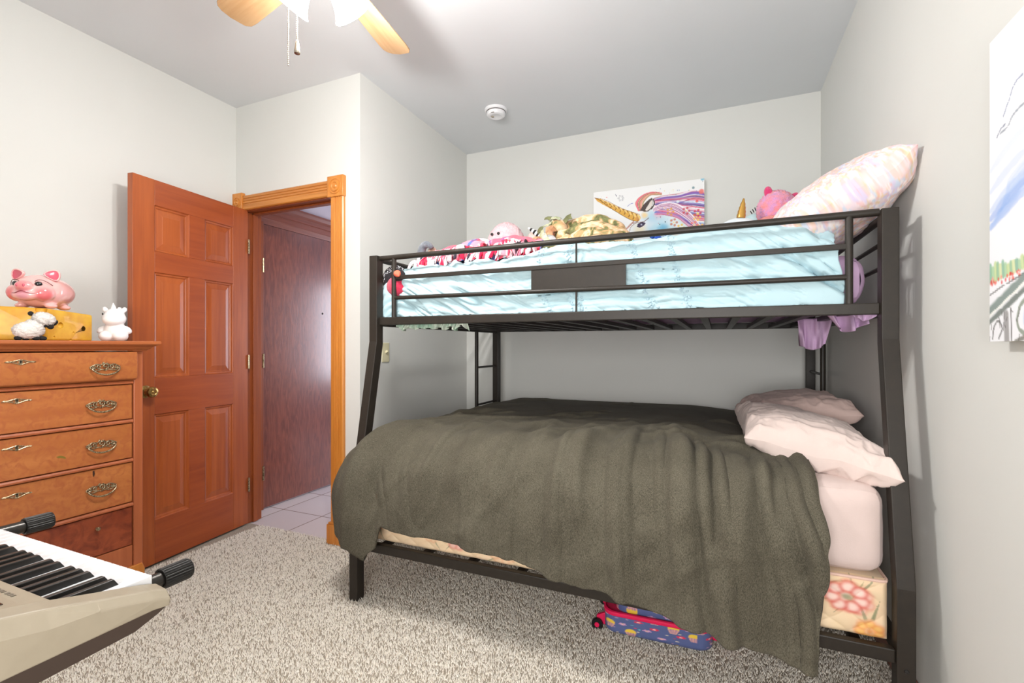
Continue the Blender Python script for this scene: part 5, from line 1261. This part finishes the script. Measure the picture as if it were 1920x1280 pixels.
MB().ell((-1.437, 1.925, 1.455), (.058, .045, .055), Ry(-.3), 34, 20).ell((-1.50, 1.95, 1.44), (.03, .035, .035), None, 20, 12).build('belly', plush('crimson_plush', (206, 44, 78)), o, ang=180)
MB().ell((-1.418, 1.905, 1.505), (.036, .034, .032), None, 28, 18).build('face', plain('black_plush_face', (32, 26, 30), .95), o, ang=180)
MB().lathe([(.0175, 0), (.016, .008), (.010, .02), (.003, .03), (.0001, .031)], (-1.405, 1.878, 1.512), axisR((.75, -.55, -.55)), 18, close=False).build('beak', plain('orange_felt', (244, 110, 84), .9), o, ang=180)

# ================================================================== SUITCASE UNDER THE BED
def suitcase_print():
    p = Paint(700, 220, (88, 100, 146))
    cols = [(232, 196, 60), (206, 160, 190), (226, 60, 84), (110, 190, 196), (240, 226, 200)]
    for k in range(150): x, y = random.random(), random.random(); p.blob(x, y, .005, .014, random.choice(cols), .95, .3)
    for k in range(52):
        x, y = (k + .5) / 52 + random.uniform(-.012, .012), .22 + .56 * ((k * 7) % 5) / 4 + random.uniform(-.05, .05); t = k % 3
        if t == 0:
            p.blob(x, y - .05, .017, .11, (236, 200, 70), 1, .15); p.poly([(x - .016, y - .02), (x + .016, y - .02), (x + .009, y + .13), (x - .009, y + .13)], (214, 160, 150))
            for q in (-.008, 0, .008): p.stroke([(x + q, y - .02), (x + q * .6, y + .12)], .006, (150, 120, 160), .8)
        elif t == 1:
            for q in range(5): p.blob(x + .008 * cos(q * 1.26), y + .026 * sin(q * 1.26), .007, .022, (220, 50, 84), 1, .3)
            p.blob(x, y, .005, .016, (248, 230, 220), 1, .3)
        else:
            for q in range(5): p.blob(x + .008 * cos(q * 1.26 + .3), y + .026 * sin(q * 1.26 + .3), .006, .018, (214, 160, 200), 1, .3)
            p.blob(x, y, .004, .014, (240, 210, 90), 1, .3)
    return p
def suitcase():
    o = thing('suitcase', "child's blue patterned suitcase with pink zip trim under the bed", 'suitcase', (-.21, 2.1, 0))
    pr_ = suitcase_print(); m = colattr('printed_shell', .35, .5, coat=.3); pk = plain('hot_pink_trim', (224, 20, 82), .5)
    a = rad(2.0); c0 = np.array((-.222, 2.072, -.006)); R = Rz(a)
    def loop(hx, hy, r, n=16):
        out = []
        for (sx, sy, a0) in ((1, -1, -PI / 2), (1, 1, 0), (-1, 1, PI / 2), (-1, -1, PI)):
            for k in range(n + 1):
                t = a0 + PI / 2 * k / n; out.append((sx * (hx - r) + r * cos(t), sy * (hy - r) + r * sin(t)))
            # long straight runs keep enough points for the print
            nx = {(1, -1): (1, 1), (1, 1): (-1, 1), (-1, 1): (-1, -1), (-1, -1): (1, -1)}[(sx, sy)]
        return out
    def dense(L, step=.0035):
        out = []; k = len(L)
        for i in range(k):
            p, q = np.array(L[i]), np.array(L[(i + 1) % k]); m_ = max(1, int(np.linalg.norm(q - p) / step))
            out += [tuple(p + (q - p) * j / m_) for j in range(m_)]
        return out
    def shell(hx, hy, zs, name, off=(0, 0), Rt=np.eye(3), v0=0):
        L = np.array(dense(loop(hx, hy, .05))); per = np.concatenate([[0], np.cumsum(np.linalg.norm(np.diff(L, axis=0), axis=1))]); rows = []
        nz = 34
        for k in range(nz):
            t = k / (nz - 1); z = zs[0] + (zs[1] - zs[0]) * t; e = .02; ins = e * (1 - math.sqrt(max(0, 1 - (1 - min(1, t / .28)) ** 2)))
            f = np.array([(hx - ins) / hx, (hy - ins) / hy]); rows.append(np.concatenate([L * f + np.array(off), np.full((len(L), 1), z)], 1))
        P = np.array(rows); P = (P @ Rt.T) @ R.T + c0
        Uc = np.tile((per / 1.35) % 1, (nz, 1)); Vc = np.tile(np.linspace(1, .3, nz)[:, None], (1, len(L)))
        col = pr_.sample(Uc, np.clip(Vc - v0, 0, .99))
        g = MB().grid(np.swapaxes(P, 0, 1), np.swapaxes(col, 0, 1), wrapu=True)
        n_ = len(L); ctr = P[0].mean(0); g.add(np.vstack([P[0], ctr]), [(i, (i + 1) % n_, n_) for i in range(n_)], np.vstack([col[0], col[0].mean(0)]))
        return g.build(name, m, o, ang=50)
    hx, hy = .205, .155
    def tr(p, Rt=np.eye(3)): return R @ (Rt @ np.array(p, float)) + c0
    shell(hx, hy, (.018, .092), 'lower_shell')
    def trim(z, hx, hy, h_, Rt=np.eye(3), off=(0, 0)):
        Lp = np.array(dense(loop(hx, hy, .052), .006)); k = len(Lp); V = []
        for (e, zz) in ((-.004, 0), (.003, .002), (.004, h_ * .5), (.003, h_ - .002), (-.004, h_)):
            f = np.array([(hx + e) / hx, (hy + e) / hy])
            V += [tr((p[0] * f[0] + off[0], p[1] * f[1] + off[1], z + zz), Rt) for p in Lp]
        F = [(i * k + j, i * k + (j + 1) % k, (i + 1) * k + (j + 1) % k, (i + 1) * k + j) for i in range(4) for j in range(k)]
        return MB().add(V, F)
    trim(.092, hx, hy, .018).build('zip_trim', pk, o, ang=40)
    MB().add([tr((x, y, .100)) for (x, y) in loop(hx - .004, hy - .004, .05)], [tuple(range(68))]).build('inner_lining', plain('pink_lining', (196, 24, 74), .7), o, smooth=False)
    # upper half, pushed back and propped on what is packed inside
    Rt = Rx(rad(-9)) @ Ry(rad(3)); Lp = loop(hx - .02, hy - .03, .05)
    g = shell(hx - .022, hy - .04, (.205, .094), 'upper_shell', (.02, -.012), np.eye(3), .1)
    trim(.196, hx - .034, hy - .052, .012, off=(.02, -.012)).build('zip_trim', pk, o, ang=40)
    # corner wheels, handle
    wl = plain('black_wheel', (22, 20, 22), .4)
    for (x, y) in ((-hx - .030, -.10), (-hx - .030, .09)):
        MB().box(0, 0, 0, 0, 0, 0)
        b = MB(); b.prism([(p[0], p[1]) for p in [(-hx - .035, .03), (-hx - .035, .055), (-hx + .006, .075), (-hx + .006, .02)]], 'Y', y - .008, y + .008)
        V = [tr(q) for q in b.V[0]]; MB().add(V, b.F).build('wheel_bracket', pk, o, bevel=.003)
        R2 = R @ axisR((0, 1, 0))
        MB().lathe([(.006, -.008), (.021, -.008), (.0235, -.005), (.0235, .005), (.021, .008), (.006, .008)], tr((x, y - .018, .0255)), R2, 28).build('wheel', wl, o)
        MB().lathe([(.0001, .0095), (.009, .0095), (.010, .008)], tr((x, y - .018, .0255)), R @ axisR((0, -1, 0)), 20, close=False).build('wheel_hub', pk, o)
    hp = curve([tr(q) for q in ((hx - .004, -.09, .055), (hx + .05, -.092, .05), (hx + .092, -.075, .048), (hx + .098, -.03, .048), (hx + .098, .04, .048), (hx + .085, .08, .05), (hx - .004, .085, .055))], 8)
    MB().tube(hp, .012, 14).build('carry_handle', pk, o)
    MB().obox(tr((hx + .04, 0, .05)), (.075, .12, .04), R).build('handle_recess', wl, o, bevel=.008)
suitcase()

# ================================================================== CARPET PILE
def carpet():
    def scatter(x0, x1, y0, y1, dens):
        n = int((x1 - x0) * (y1 - y0) * dens); return np.stack([RNG.uniform(x0, x1, n), RNG.uniform(y0, y1, n)], 1)
    pts = np.concatenate([scatter(-2.72, .575, .85, 2.2, 26000), scatter(XJ + .02, .575, 2.2, 3.42, 14000)])
    keep = ~((pts[:, 0] < -2.36) & (pts[:, 1] < 1.36)); keep &= ~((pts[:, 0] < -2.0) & (pts[:, 0] > -2.12) & (pts[:, 1] > 2.145)); pts = pts[keep]
    n = len(pts); h = RNG.uniform(.009, .0145, n); r = RNG.uniform(.0016, .0030, n); a = RNG.uniform(0, 2 * PI, n)
    lean = RNG.uniform(.001, .009, n); la = RNG.uniform(0, 2 * PI, n)
    V = np.zeros((n, 4, 3), np.float32)
    for k in range(3):
        V[:, k, 0] = pts[:, 0] + r * np.cos(a + k * 2.094); V[:, k, 1] = pts[:, 1] + r * np.sin(a + k * 2.094); V[:, k, 2] = -.001
    V[:, 3, 0] = pts[:, 0] + lean * np.cos(la); V[:, 3, 1] = pts[:, 1] + lean * np.sin(la); V[:, 3, 2] = h
    base = (np.arange(n) * 4)[:, None]
    F = np.concatenate([base + np.array([[0, 1, 3]]), base + np.array([[1, 2, 3]]), base + np.array([[2, 0, 3]])], 1).reshape(-1, 3)
    me = bpy.data.meshes.new('carpet_pile'); me.vertices.add(4 * n); me.vertices.foreach_set('co', V.ravel())
    m3 = len(F); me.loops.add(3 * m3); me.loops.foreach_set('vertex_index', F.astype(np.int32).ravel()); me.polygons.add(m3)
    me.polygons.foreach_set('loop_start', np.arange(0, 3 * m3, 3, dtype=np.int32)); me.polygons.foreach_set('loop_total', np.full(m3, 3, np.int32)); me.update(calc_edges=True)
    pal = np.array([lin(c)[:3] for c in ((242, 235, 224), (234, 226, 213), (248, 242, 233), (226, 216, 202), (188, 172, 152))]); w_ = RNG.choice(5, n, p=[.36, .28, .23, .10, .03])
    col = np.ones((n, 4, 4), np.float32); col[:, :, :3] = pal[w_][:, None]
    at = me.color_attributes.new('Col', 'FLOAT_COLOR', 'POINT'); at.data.foreach_set('color', col.ravel())
    me.materials.append(colattr('carpet_yarn', 1.0, .03)); me.shade_smooth()
    o = bpy.data.objects.new('carpet_pile', me); C.objects.link(o); tag(o, 'beige shaggy carpet pile covering the bedroom floor', 'carpet', kind='stuff')
carpet()
